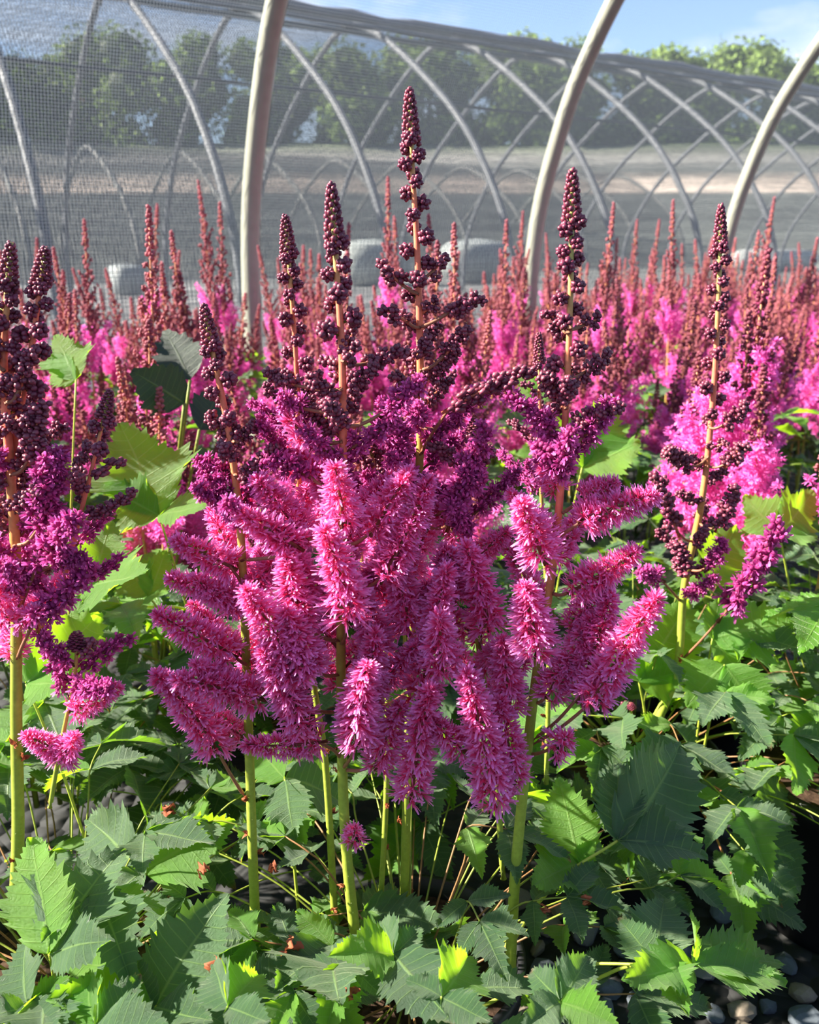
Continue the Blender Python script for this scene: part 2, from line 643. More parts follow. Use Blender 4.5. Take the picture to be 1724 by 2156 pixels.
ORD = ['first', 'second', 'third', 'fourth', 'fifth', 'sixth', 'seventh', 'eighth', 'ninth', 'tenth', 'eleventh', 'twelfth', 'thirteenth']
NB_A = [1.30 + 1.135 * k for k in range(-5, 15)]
for k, a in enumerate(NB_A):
    hoop('shade_house_hoop', PROF_2, a, 0.029, M_PIPE2, (0.17, 0.18, 0.20),
         'grey arched pipe of the dark shade house, number %s from its left end' % (
             ['one', 'two', 'three', 'four', 'five', 'six', 'seven', 'eight', 'nine', 'ten', 'eleven', 'twelve', 'thirteen', 'fourteen', 'fifteen',
              'sixteen', 'seventeen', 'eighteen', 'nineteen', 'twenty'][k]), 'hoop', 'arches of the dark shade house', shear=0.065)
cloth('shade_cloth', PROF_2, NB_A[0], NB_A[-1], 0.05, M_CLOTH, 'dark translucent shade cloth over the neighbouring arched house', 'cloth',
      shear=0.065, sag=0.03, ripple=0.012, seed=3, spacing=1.135, phase=1.30)
# ridge roll, purlins and wires of the shade house
for n, z, r, c, nm, lab in [(8.0, 2.75, 0.055, (0.10, 0.10, 0.11), 'ridge_roll', 'dark rolled cloth lying along the ridge of the shade house'),
                            (7.35, 2.53, 0.022, (0.07, 0.075, 0.085), 'purlin', 'dark horizontal wire just below the ridge of the shade house'),
                            (6.3, 1.80, 0.014, (0.08, 0.085, 0.09), 'purlin', 'thin dark wire halfway up the shade house'),
                            (8.0, 2.62, 0.03, (0.12, 0.13, 0.14), 'ridge_pipe', 'dark ridge pipe joining the arches of the shade house')]:
    rr = random.Random(int(n * 100))
    P = []
    for i in range(60):
        a = NB_A[0] + (NB_A[-1] - NB_A[0]) * i / 59
        w = (rr.uniform(-1, 1) * 0.03) if nm == 'ridge_roll' else -0.015 * abs(math.sin(math.pi * (a - 1.3) / 1.135))
        P.append(H(n, a + 0.065 * (n - 5.3), z + w))
    mb = MB()
    P = np.array([p[:] for p in P])
    b0 = P[0].copy()
    tube(mb, P - b0, r, c, seg=10)
    o = ob(nm, mb.mesh(nm, M_PIPE2))
    o.location = b0
    tag(o, lab, 'pipe' if 'pipe' in nm else ('wire' if nm == 'purlin' else 'cloth roll'))

NC_A = [-2.0 + 1.9 * k for k in range(0, 13)]
for k, a in enumerate(NC_A):
    hoop('far_house_hoop', PROF_3, a, 0.045, M_PIPE2, (0.40, 0.40, 0.38),
         'pale arched pipe of the farthest hoop house, %s from its left end' % ORD[k], 'hoop', 'arches of the farthest hoop house')
cloth('far_shade_cloth', PROF_3, NC_A[0], NC_A[-1], 0.06, M_CLOTH, 'grey shade cloth over the farthest hoop house', 'cloth', sag=0.03, seed=5, step=0.6,
      spacing=1.9)

# ------------------------------------------------------------------ trees beyond the yard
def leaf_card(mb, p, s, d, col, rng):
    u, w, dd = frame(d)
    a = rng.uniform(0, 6.28)
    x = u * math.cos(a) + w * math.sin(a)
    y = np.cross(dd, x)
    mb.add([p - x * s, p - y * s * 0.5 + dd * s * 0.15, p + x * s, p + y * s * 0.5 + dd * s * 0.15], [(0, 1, 2, 3)], col)


def crown_mesh(seed, w, h):
    rng = np.random.default_rng(seed)
    mb = MB()
    for b in range(15):
        c = np.array([rng.uniform(-0.36, 0.36) * w, rng.uniform(-0.3, 0.3) * w, h * rng.uniform(0.06, 0.86)])
        c[:2] *= 1.15 - 0.75 * abs(c[2] / h - 0.4)
        r = w * rng.uniform(0.16, 0.27)
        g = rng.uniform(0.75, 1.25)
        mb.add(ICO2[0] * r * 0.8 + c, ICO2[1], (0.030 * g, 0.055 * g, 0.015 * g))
        for i in range(230):
            d = nz(rng.normal(0, 1, 3))
            k = rng.uniform(0.8, 1.2)
            cc = np.array([0.17, 0.25, 0.055]) * g * rng.uniform(0.6, 1.3)
            leaf_card(mb, c + d * r * k, rng.uniform(0.12, 0.24), nz(d + rng.normal(0, 0.6, 3)), cc, rng)
    return mb.mesh('crown', M_TREE, smooth=False)


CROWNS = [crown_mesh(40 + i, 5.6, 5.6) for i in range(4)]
mbt = MB()
tube(mbt, catmull([(0, 0, -0.6), (0.1, 0, 1.0), (-0.05, 0.1, 2.4), (0.1, 0, 4.0)], 4), lambda t: 0.2 * (1 - 0.7 * t), (0.12, 0.09, 0.07), seg=8)
for a_, b_ in (((0, 0.05, 1.4), (1.2, 0.2, 2.9)), ((0, 0.05, 1.7), (-1.1, -0.2, 3.1))):
    tube(mbt, np.array([a_, b_]), lambda t: 0.09 * (1 - 0.6 * t), (0.12, 0.09, 0.07), seg=6)
TRUNK = mbt.mesh('trunk', M_WOOD)
TREES = [(-26, 46, .95), (-22, 44, 0.92), (-17.6, 46, 0.80), (-14.2, 45, .90), (-10.4, 45, .86), (-6.6, 46, .94), (-2.8, 45, .88), (1.0, 46, .84), (4.8, 45, .86),
         (8.4, 46, .84), (12.4, 46, 0.86), (16.0, 45, 0.80), (19.6, 46, 0.76), (22.8, 45, 0.88), (26.5, 46, .8), (30.5, 46, .8)]
ordn = ['first', 'second', 'third', 'fourth', 'fifth', 'sixth', 'seventh', 'eighth', 'ninth', 'tenth', 'eleventh', 'twelfth', 'thirteenth', 'fourteenth',
        'fifteenth', 'sixteenth', 'seventeenth', 'eighteenth', 'nineteenth', 'twentieth']
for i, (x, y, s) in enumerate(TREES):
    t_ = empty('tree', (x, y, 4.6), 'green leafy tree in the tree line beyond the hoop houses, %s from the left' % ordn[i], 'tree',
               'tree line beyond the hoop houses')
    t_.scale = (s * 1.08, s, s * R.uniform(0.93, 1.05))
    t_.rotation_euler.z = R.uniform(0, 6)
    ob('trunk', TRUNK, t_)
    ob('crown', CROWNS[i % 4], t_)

# pale things in the yard between the houses, seen soft through the netting


def bale(seed, w, l, h, col):
    rng = np.random.default_rng(seed)
    mb = MB()
    v, f = ICO2
    q = np.sign(v) * np.abs(v) ** 0.55
    q = q * np.array([l / 2, w / 2, h / 2]) + rng.normal(0, 0.02, v.shape) * h
    q[:, 2] += h / 2
    mb.add(q, f, col)
    return mb.mesh('sheeting', M_FILM)


BALES = [(2.0, 12.4, 4.0, .5, .45, .42, (0.34, 0.37, 0.37), 'small pale wrapped roll low behind the shade house, left of the first hoop pipe'),
         (3.0, 12.6, 8.1, .9, 1.3, .72, (0.38, 0.41, 0.39), 'whitish wrapped roll seen low through the netting left of the tallest flower spike'),
         (4.0, 12.4, 10.1, .9, 1.4, .72, (0.36, 0.39, 0.38), 'whitish wrapped roll seen low through the netting left of the middle hoop pipe'),
         (6.0, 12.8, 19.4, .8, 3.2, .5, (0.55, 0.57, 0.55), 'long pale sheeting pile low behind the shade house near the right edge')]
for s_, n_, a_, w_, l_, h_, c_, lab_ in BALES:
    o = ob('wrapped_roll', bale(int(s_), w_, l_, h_, c_))
    o.location = H(n_, a_, 0)
    o.rotation_euler.z = YAW
    tag(o, lab_, 'wrapped roll')

# ------------------------------------------------------------------ astilbe: flower pieces
C_BUD = np.array([0.150, 0.024, 0.055])
C_BUD_L = np.array([0.30, 0.055, 0.085])
C_ROSE = np.array([0.55, 0.19, 0.215])  # rosier bud tone; sun and haze on the far buds put into colour
C_MAG = np.array([0.66, 0.055, 0.36])
C_CORE = np.array([0.88, 0.045, 0.19])
C_TIP = np.array([0.90, 0.37, 0.79])
C_STEM_O = np.array([0.74, 0.19, 0.11])
C_STEM_G = np.array([0.30, 0.36, 0.045])
C_STEM_R = np.array([0.30, 0.12, 0.07])


def petal(mb, p, d, ln, w, c0, c1, rng):
    u, ww, dd = frame(d)
    a = rng.uniform(0, 6.28)
    x = u * math.cos(a) + ww * math.sin(a)
    y = np.cross(dd, x)
    bend = y * ln * rng.uniform(-0.18, 0.18)
    m = p + dd * ln * 0.62 + bend * 0.5
    cm = c0 * 0.45 + c1 * 0.55
    e = p + dd * ln + bend
    mb.add([p, m + x * w, m - x * w, e + x * w * 0.55, e - x * w * 0.55], [(0, 1, 2), (1, 3, 4, 2)], [c0, cm, cm, c1, c1])


def ball(mb, c, R_, nb, br, col, rng, outward=None, shape=ICO1, var=0.25, rose=0.0):
    ga = math.pi * (3 - math.sqrt(5))
    ph = rng.uniform(0, 6.28)
    for i in range(nb):
        z = 1 - 2 * (i + 0.5) / nb
        r = math.sqrt(1 - z * z)
        d = np.array([r * math.cos(ga * i + ph), r * math.sin(ga * i + ph), z]) + rng.normal(0, 0.12, 3)
        d = nz(d)
        k = col * (1 + rng.uniform(-var, var))
        k = k * (1 - rose) + C_ROSE * rose if rng.random() < 0.5 else k
        bead(mb, c + d * R_, br * rng.uniform(0.85, 1.15), k, 1.25, d, shape)


def bud_ball_mesh(seed, low=False, rose=0.0):
    rng = np.random.default_rng(seed)
    mb = MB()
    # short pedicel then a knobbly cluster whose centre is at z = 8 mm
    tube(mb, np.array([(0, 0, 0), (0, 0, 0.005)]), 0.0009, C_STEM_G * 0.8, seg=5)
    ball(mb, np.array([0, 0, 0.0072]), 0.0040, 12 if low else 17, 0.0021, C_BUD, rng, shape=ICO1, rose=rose)
    return mb.mesh('bud_cluster', M_BUD)


def tip_mesh(seed, L_=0.034, rose=0.0):
    rng = np.random.default_rng(seed)
    mb = MB()
    tube(mb, np.array([(0, 0, -0.004), (0, 0, L_ * 0.95)]), lambda t: 0.0016 * (1 - 0.6 * t), C_STEM_G, seg=6)
    n = int(L_ / 0.00052)
    for i in range(n):
        t = i / n
        r = 0.0052 * (1 - t) ** 0.45 + 0.0004
        a = i * 2.39996
        p = np.array([math.cos(a) * r, math.sin(a) * r, t * L_])
        k = C_BUD * (1 + rng.uniform(-0.25, 0.3))
        k = k * 0.5 + C_BUD_L * 0.5 if rng.random() < 0.4 else k
        k = k * (1 - rose) + C_ROSE * rose
        bead(mb, p, 0.0020 * (1 - 0.25 * t), k, 1.2, nz(p - [0, 0, p[2]] + [0, 0, 0.004]), ICO1)
    return mb.mesh('bud_tip', M_BUD)


def axis_pt(t, L_, bend):
    return np.array([bend * L_ * t * t, 0, L_ * t])


def branch_mesh(seed, L_, stage, bend=0.12):
    """side branch along +Z; stage 1 tight buds, 2 opening, 3 open fluffy"""
    rng = np.random.default_rng(seed)
    mb = MB()
    P = np.array([axis_pt(t, L_, bend) for t in np.linspace(0, 0.97, 7)])
    tube(mb, P, lambda t: 0.0013 * (1 - 0.6 * t), C_STEM_R if stage > 1 else C_STEM_O * 0.8, seg=6)
    if stage in (1, 2):
        nclu = max(3, int(L_ / 0.0034))
        for i in range(nclu):
            t = 0.16 + 0.82 * i / (nclu - 1)
            k = (1 - 0.5 * t)
            a = i * 2.39996 + rng.uniform(-.3, .3)
            c = axis_pt(t, L_, bend) + np.array([math.cos(a), math.sin(a), 0.2]) * 0.0042 * k
            col = C_BUD if stage == 1 else (C_MAG * 0.55 + C_BUD * 0.45)
            ball(mb, c, 0.0031 * (0.6 + 0.4 * k), 8, 0.0018 if stage == 1 else 0.00155, col, rng, shape=ICO1, rose=0.12)
            if stage == 2:
                for j in range(22):
                    d = nz(nz(c - axis_pt(t, L_, bend)) * 0.6 + rng.normal(0, 0.75, 3))
                    petal(mb, c + d * 0.0028, d, rng.uniform(0.0028, 0.0050) * (1.15 - .4 * t), 0.00075, C_MAG * rng.uniform(.7, 1.1),
                          C_MAG * 0.5 + C_TIP * 0.5 * rng.uniform(.6, 1.1), rng)
    else:
        nf = int(L_ / 0.00085)
        for i in range(nf):
            t = 0.06 + 0.94 * (i + rng.uniform(0, 1)) / nf
            prof = (1 - t ** 3.2) * 0.85 + 0.15
            lump = 0.74 + 0.46 * abs(math.sin(math.pi * t * L_ / 0.0095 + seed)) * (1 - t)
            prof *= lump if t < 0.9 else 1
            a = i * 2.39996 + rng.uniform(-.4, .4)
            rad = np.array([math.cos(a), math.sin(a), 0.06 + 0.6 * t ** 3])
            if t > 0.97:
                rad[2] = 2
            rad = nz(rad)
            c = axis_pt(t, L_, bend) + rad * 0.0050 * prof
            bead(mb, c, 0.0010, C_CORE * rng.uniform(.7, 1.2), 1.4, rad, OCT)
            for j in range(5):
                d = nz(rad + rng.normal(0, 0.38, 3))
                petal(mb, c, d, rng.uniform(0.0035, 0.0052), 0.00045, C_CORE * 0.9, np.array([0.85, 0.10, 0.30]), rng)
            for j in range(10):
                d = nz(rad * 0.85 + rng.normal(0, 0.60, 3))
                ln = rng.uniform(0.0062, 0.0098) * (0.62 + 0.38 * prof)
                tipc = C_TIP * rng.uniform(0.85, 1.15)
                petal(mb, c, d, ln, 0.00068, C_CORE * 0.8 + C_MAG * 0.2, tipc, rng)
    return mb.mesh(['', 'budding_branch', 'opening_branch', 'flower_plume'][stage], M_BUD if stage == 1 else M_FLOWER)


BALLS = [bud_ball_mesh(100 + i) for i in range(5)]
TIPS = [tip_mesh(120 + i, 0.034) for i in range(3)]
BR1 = {L_: [branch_mesh(200 + i + int(L_ * 1e4), L_, 1, b) for i, b in enumerate((0.1, -0.15, 0.2))] for L_ in (0.016, 0.028, 0.042)}
BR2 = {L_: [branch_mesh(300 + i + int(L_ * 1e4), L_, 2, b) for i, b in enumerate((0.1, -0.15, 0.2))] for L_ in (0.022, 0.036, 0.052)}
BR3 = {L_: [branch_mesh(400 + i + int(L_ * 1e4), L_, 3, b) for i, b in enumerate((0.05, -0.06, 0.12))] for L_ in (0.016, 0.045, 0.065, 0.088)}


def place_mat(p, d, s=1.0, sl=1.0, roll=0.0):
    u, w, dd = frame(d)
    c, s_ = math.cos(roll), math.sin(roll)
    x = u * c + w * s_
    y = np.cross(dd, x)
    M = Matrix([[x[0] * s, y[0] * s, dd[0] * s * sl, p[0]], [x[1] * s, y[1] * s, dd[1] * s * sl, p[1]], [x[2] * s, y[2] * s, dd[2] * s * sl, p[2]],
                [0, 0, 0, 1]])
    return M


def branch(parent, p, d, L_, stage, rng, wid=1.0):
    """one side branch of length L_ set on its spike"""
    lib = {1: BR1, 2: BR2, 3: BR3}[stage]
    key = min(lib, key=lambda k: abs(math.log(k / L_)))
    me = lib[key][int(rng.integers(3))]
    return ob(me.name.split('.')[0], me, parent, place_mat(p, d, wid, L_ / key / wid, rng.uniform(0, 6.28)))


def hairs(mb, P, rad, rng, n, col, ln=0.0012):
    m = len(P)
    for i in range(n):
        t = rng.uniform(0, 1)
        f = t * (m - 1)
        k = min(int(f), m - 2)
        q = P[k] + (P[k + 1] - P[k]) * (f - k)
        u, w, dd = frame(P[k + 1] - P[k])
        a = rng.uniform(0, 6.28)
        o = u * math.cos(a) + w * math.sin(a)
        r = rad(t)
        s_ = np.cross(o, dd)
        mb.add([q + o * r * 0.9 + s_ * 0.00010, q + o * r * 0.9 - s_ * 0.00010, q + o * (r + ln * rng.uniform(.5, 1)) + dd * ln * 0.3], [(0, 1, 2)], col)


def bract_mesh(seed):
    rng = np.random.default_rng(seed)
    mb = MB()
    for j in range(3):
        d = nz(np.array([rng.normal(0, .7), rng.normal(0, .7), 1.2]))
        u, w, dd = frame(d)
        L_ = rng.uniform(0.005, 0.009)
        V, F = [], []
        for i in range(5):
            t = i / 4
            wd = 0.0016 * math.sin(math.pi * min(1, t * 0.85 + 0.15))
            q = dd * L_ * t + w * 0.003 * t * t * rng.uniform(-1, 1)
            V += [q - u * wd, q + w * 0.0007, q + u * wd]
        for i in range(4):
            F += [(3 * i, 3 * i + 1, 3 * i + 4, 3 * i + 3), (3 * i + 1, 3 * i + 2, 3 * i + 5, 3 * i + 4)]
        mb.add(V, F, np.array([0.36, 0.10, 0.045]) * rng.uniform(.6, 1.3))
    return mb.mesh('bract', M_BRACT)


BRACTS = [bract_mesh(70 + i) for i in range(3)]


def stem_colour(z_lo, z_hi):
    def f(t):
        z = z_lo + (z_hi - z_lo) * t
        k = min(1, max(0, (z - 0.40) / 0.16))
        c = C_STEM_G * (1 - k) + C_STEM_O * k
        g = min(1, max(0, (t - 0.78) / 0.15))
        return c * (1 - g) + np.array([0.42, 0.42, 0.12]) * g
    return f


def spike(plant, pts, r0, r1, cuts, seed, base=None, dens=1.0, wid=1.0, up=0.9, maxlen=0.085, hair=500, back=True, gaps=1.0, bracts=3):
    """a whole flower spike; cuts are distances (m) from the tip at which the stages change:
    tight tip, single clusters, budding branches, opening branches, fluffy plumes (end)"""
    rng = np.random.default_rng(seed)
    P = catmull(pts, 8)
    org = np.array(plant.location[:])
    seg = np.linalg.norm(np.diff(P, axis=0), axis=1)
    S = np.concatenate([[0], np.cumsum(seg)])
    tot = S[-1]
    rad = lambda t: r0 + (r1 - r0) * t ** 1.15
    mb = MB()
    b0 = P[0]
    tube(mb, P - b0, rad, stem_colour(P[0][2], P[-1][2]), seg=12)
    if hair:
        hairs(mb, P - b0, rad, rng, hair, (0.75, 0.78, 0.5))
    sp_ = ob('flower_spike', mb.mesh('flower_spike', M_STEM), plant, Matrix.Translation(Vector(b0 - org)))

    def at(s):           # s from the tip
        q = tot - s
        k = int(np.clip(np.searchsorted(S, q) - 1, 0, len(P) - 2))
        f = (q - S[k]) / max(1e-9, seg[k])
        p = P[k] + (P[k + 1] - P[k]) * f
        return p - b0, nz(P[k + 1] - P[k]), rad(q / tot)
    c0, c1, c2, c3, c4 = cuts
    p, d, _ = at(c0)
    ob('bud_tip', TIPS[int(rng.integers(3))], sp_, place_mat(p, d, 1.0 * wid, c0 / 0.034 / wid, rng.uniform(0, 6)))
    s, i = c0, int(rng.integers(10))
    while s < c4:
        p, d, r = at(s)
        u, w, dd = frame(d)
        a = i * 2.39996 + rng.uniform(-.35, .35)
        o = u * math.cos(a) + w * math.sin(a)
        if s < c1:
            k = (s - c0) / max(1e-6, c1 - c0)
            dir_ = nz(o + dd * (0.9 - 0.5 * k))
            sc = (0.84 + 0.30 * k) * wid * rng.uniform(.9, 1.1)
            ob('bud_cluster', BALLS[int(rng.integers(5))], sp_, place_mat(p + o * r * 0.5 + dir_ * 0.001 - dir_ * 0.002 * (1 - k), dir_, sc, 1, rng.uniform(0, 6)))
            s += (0.0042 + 0.0060 * k) * gaps * rng.uniform(.85, 1.15)
        elif s < c2:
            k = (s - c1) / (c2 - c1)
            dir_ = nz(o + dd * up * 0.8)
            branch(sp_, p + o * r * 0.6, dir_, (0.015 + 0.025 * k) * rng.uniform(.85, 1.2), 1, rng, wid)
            s += 0.0085 * gaps * rng.uniform(.8, 1.2) / dens
        elif s < c3:
            k = (s - c2) / (c3 - c2)
            dir_ = nz(o + dd * up * 0.85)
            branch(sp_, p + o * r * 0.6, dir_, (0.030 + 0.025 * k) * rng.uniform(.8, 1.2), 2, rng, wid)
            s += 0.0095 * rng.uniform(.8, 1.2) / dens
        else:
            k = (s - c3) / max(1e-6, c4 - c3)
            dir_ = nz(o + dd * up)
            if not back or o[1] > -0.35 or rng.random() < 0.35:
                L_ = (0.045 + (maxlen - 0.045) * min(1, 1.5 * k)) * rng.uniform(.75, 1.15)
                branch(sp_, p + o * r * 0.6, dir_, L_, 3, rng, wid)
            s += 0.0135 * rng.uniform(.8, 1.2) / dens
        i += 1
    for j in range(bracts):
        s = rng.uniform(c4 + 0.01, max(c4 + 0.02, tot - 0.03))
        if s < tot - 0.02:
            p, d, r = at(s)
            u, w, dd = frame(d)
            a = rng.uniform(0, 6.28)
            o = u * math.cos(a) + w * math.sin(a)
            ob('bract', BRACTS[j % 3], sp_, place_mat(p + o * r * 0.8, nz(o + dd * 0.6), rng.uniform(.8, 1.3), 1, rng.uniform(0, 6)), label='small brown papery bract')
    return sp_, b0


def stalked(sp_, b0, stem_p, base_p, tip_p, stage, rng, wid=1.0, col=None):
    """branch from base_p to tip_p carried by a bare stalk from the stem"""
    stem_p, base_p, tip_p = [np.array(q[:]) for q in (stem_p, base_p, tip_p)]
    L_ = np.linalg.norm(tip_p - base_p)
    br = branch(sp_, base_p - b0, nz(tip_p - base_p), L_, stage, rng, wid)
    mb = MB()
    mid = stem_p * 0.45 + base_p * 0.55 + np.array([0, 0, -0.001])
    Q = catmull([stem_p - b0, mid - b0, base_p - b0 + nz(tip_p - base_p) * 0.006], 4)
    q0 = Q[0].copy()
    tube(mb, Q - q0, lambda t: 0.0015 - 0.0004 * t, col if col is not None else C_STEM_R, seg=7)
    ob('side_stalk', mb.mesh('side_stalk', M_STEM), sp_, Matrix.Translation(Vector(q0)))
    return br


# ------------------------------------------------------------------ astilbe: leaves
def leaflet_arrays(seed, L_=1.0, W=0.33, teeth=13, lobes=False, curl=0.18, fold=0.22, wave=0.03, cols=4):
    rng = np.random.default_rng(seed)
    rows = teeth * 4 + 1
    V, UV, F = [], [], []
    nc = cols * 2 + 1
    tj = rng.uniform(0.6, 1.4, (2, rows))
    ph = rng.uniform(0, 6.28, 4)
    side = rng.uniform(-0.10, 0.10)
    for i in range(rows):
        t = i / (rows - 1)
        w = W * (math.sin(math.pi * min(1, t ** 0.66)) ** 0.85 * (1 - 0.36 * t) * 1.16 + 0.004)
        if lobes:
            w *= 1 + 0.38 * math.exp(-((t - 0.34) / 0.10) ** 2) - 0.16 * math.exp(-((t - 0.55) / 0.07) ** 2)
        for j in range(nc):
            s = (j - cols) / cols
            a = abs(s)
            tooth = 1.0
            fwd = 0.16 * a * (1 - t) ** 0.6 * min(1, t * 6)
            if a > 0.99:
                q_ = i % 4
                g_ = tj[int(s > 0), i]
                tooth = (0.84, 0.97 * g_ ** 0.3, 0.94, 1.10 + 0.10 * (g_ - 1))[q_]
                fwd += (0.0, 0.022 * g_, 0.008, 0.048 * g_)[q_]
            x = s * w * tooth
            y = min(1.0, t + fwd) if t < 0.98 else t
            z = fold * abs(x) - curl * t * t + 0.0055 * math.cos(math.pi * i / 2 + 2.2 + 0.8 * a) * a * (1 - a * 0.4) * (1 if 0 < i < rows - 1 else 0)
            z += wave * math.sin(9 * t + ph[0] + 2 * s) * (0.3 + a) + wave * 0.7 * math.sin(17 * t + ph[1]) * a * a
            x += side * t * t
            V.append((x * L_, y * L_, z * L_))
            UV.append((t + 0.0001, 0.5 + 0.5 * s))
    for i in range(rows - 1):
        for j in range(nc - 1):
            F.append((i * nc + j, i * nc + j + 1, (i + 1) * nc + j + 1, (i + 1) * nc + j))
    return np.array(V), F, np.array(UV)


def leaflet_colour(V, rng, brown=0.0):
    c = np.ones((len(V), 3))
    if brown > 0:
        y = V[:, 1] / V[:, 1].max()
        k = np.clip((y - (1 - brown)) / 0.08, 0, 1)[:, None]
        c = c * (1 - k) + np.array([3.2, 0.6, 0.9]) * k
    return c


def leaflet_mesh(name, mat, seed, brown=0.0, **kw):
    V, F, UV = leaflet_arrays(seed, **kw)
    mb = MB()
    mb.add(V, F, leaflet_colour(V, np.random.default_rng(seed), brown), UV)
    return mb.mesh(name, mat)


LEAFLETS = []
for i in range(9):
    LEAFLETS.append(leaflet_mesh('leaflet', M_LEAF if i % 4 != 3 else M_LEAF_BRIGHT, 500 + i, W=R.uniform(0.25, 0.32), teeth=R.choice([9, 11, 12]), lobes=(i % 3 == 0),
                                 curl=R.uniform(0.02, 0.35), fold=R.uniform(0.1, 0.45), wave=R.uniform(0.02, 0.05), brown=(0.07 if i in (2,) else 0.0)))
LEAF_BR = [leaflet_mesh('leaflet', M_LEAF_BRIGHT, 560 + i, W=0.28, teeth=11, lobes=(i == 1), curl=0.15, fold=0.2) for i in range(3)]


def petiole(mb, pts, r, col):
    tube(mb, catmull(pts, 5), lambda t: r * (1 - 0.35 * t), col, seg=7)


def rotm(d, up):
    """matrix whose +Y is d and +Z as near as can be to up"""
    y = nz(d)
    z = nz(np.asarray(up, float) - y * np.dot(up, y))
    x = np.cross(y, z)
    return np.array([x, y, z]).T


def leaf(plant, base, node, d, up, size, n, rng, lib=None, col=None, bare=False):
    """one compound leaf: petiole mesh with leaflet sub-parts; base, node in world space"""
    org = np.array(plant.location[:])
    base, node = np.array(base[:], float), np.array(node[:], float)
    mb = MB()
    mid = base * 0.5 + node * 0.5 + np.array([0, 0, 0.02])
    col = (np.array([0.30, 0.36, 0.05]) if rng.random() < 0.6 else np.array([0.34, 0.17, 0.07])) if col is None else col
    d = nz(d)
    A = rotm(d, up)
    n1 = node
    pts = [(0, 0, 0), mid - base, n1 - base]
    back = None
    if n >= 5:
        back = node - d * size * 0.55 - np.array([0, 0, 0.006])
        pts = [(0, 0, 0), mid * 0.6 + back * 0.4 - base, back - base, n1 - base]
    petiole(mb, pts, 0.0010, col * 0.7)
    lf = ob('leaf', mb.mesh('leaf_stalk', M_STEM), plant, Matrix.Translation(Vector(base - org)))
    specs = [(n1, 0, 1.0), (n1, 62, .78), (n1, -62, .78)]
    if n >= 5:
        specs += [(back, 72, .72), (back, -72, .72)]
    for (q, ang, s) in specs[:n]:
        a = math.radians(ang + rng.uniform(-9, 9))
        dl = A[:, 1] * math.cos(a) + A[:, 0] * math.sin(a)
        tilt = rng.normal(0, 0.22)
        ul = A[:, 2] + A[:, 0] * tilt + A[:, 1] * rng.normal(0, 0.15)
        B = rotm(dl + A[:, 2] * rng.uniform(-0.25, 0.12), ul)
        sz = size * s * rng.uniform(.88, 1.1)
        L = lib if lib is not None else LEAFLETS
        me = L[int(rng.integers(len(L)))]
        qq = q - base
        M = Matrix([[B[0, 0] * sz, B[0, 1] * sz, B[0, 2] * sz, qq[0]], [B[1, 0] * sz, B[1, 1] * sz, B[1, 2] * sz, qq[1]],
                    [B[2, 0] * sz, B[2, 1] * sz, B[2, 2] * sz, qq[2]], [0, 0, 0, 1]])
        ob('leaflet', me, lf, M)
    return lf


def proj(p):
    q = Vector(p) - Vector((0, 0, CAMZ))
    z = q.y * cp - q.z * sp
    yy = q.y * sp + q.z * cp
    return CX + FPX * q.x / z, CY - FPX * yy / z, z


def rosette(plant, centre, nleaf, rmax, zlo, zhi, seed, size=(0.055, 0.08), lib=None, az=(0, 360), soil=0.165):
    rng = np.random.default_rng(seed)
    for i in range(nleaf):
        a = math.radians(az[0] + (az[1] - az[0]) * ((i * 0.618) % 1.0) + rng.uniform(-8, 8))
        f = math.sqrt((i + 0.5) / nleaf)
        r = rmax * (0.22 + 0.78 * f) * rng.uniform(.85, 1.1)
        z = zhi - (zhi - zlo) * f ** 1.5 + rng.uniform(-.02, .02)
        o = np.array([math.cos(a), math.sin(a), 0])
        c = np.array([centre[0], centre[1], 0])
        base = c + o * rng.uniform(0.005, 0.035) + np.array([0, 0, soil])
        node = c + o * r + np.array([0, 0, z])
        d = nz(o + np.array([rng.normal(0, .35), rng.normal(0, .35), rng.uniform(-.35, .25)]))
        up = np.array([rng.normal(0, .25), rng.normal(0, .25), 1.0])
        uu, vv, _z = proj(node)
        if node[1] < 0.60 and 470 < uu < 1140 and vv < 1900:
            node[2] -= 0.055    # low foliage around the foot of the stems
            uu, vv, _z = proj(node)
            if vv < 1840:
                continue
        if (uu > 1380 and vv > 1900) or (uu > 1500 and 1860 < vv):
            continue        # bare gravel here
        leaf(plant, base, node, d, up, rng.uniform(*size), 5 if rng.random() < 0.55 else 3, rng, lib)


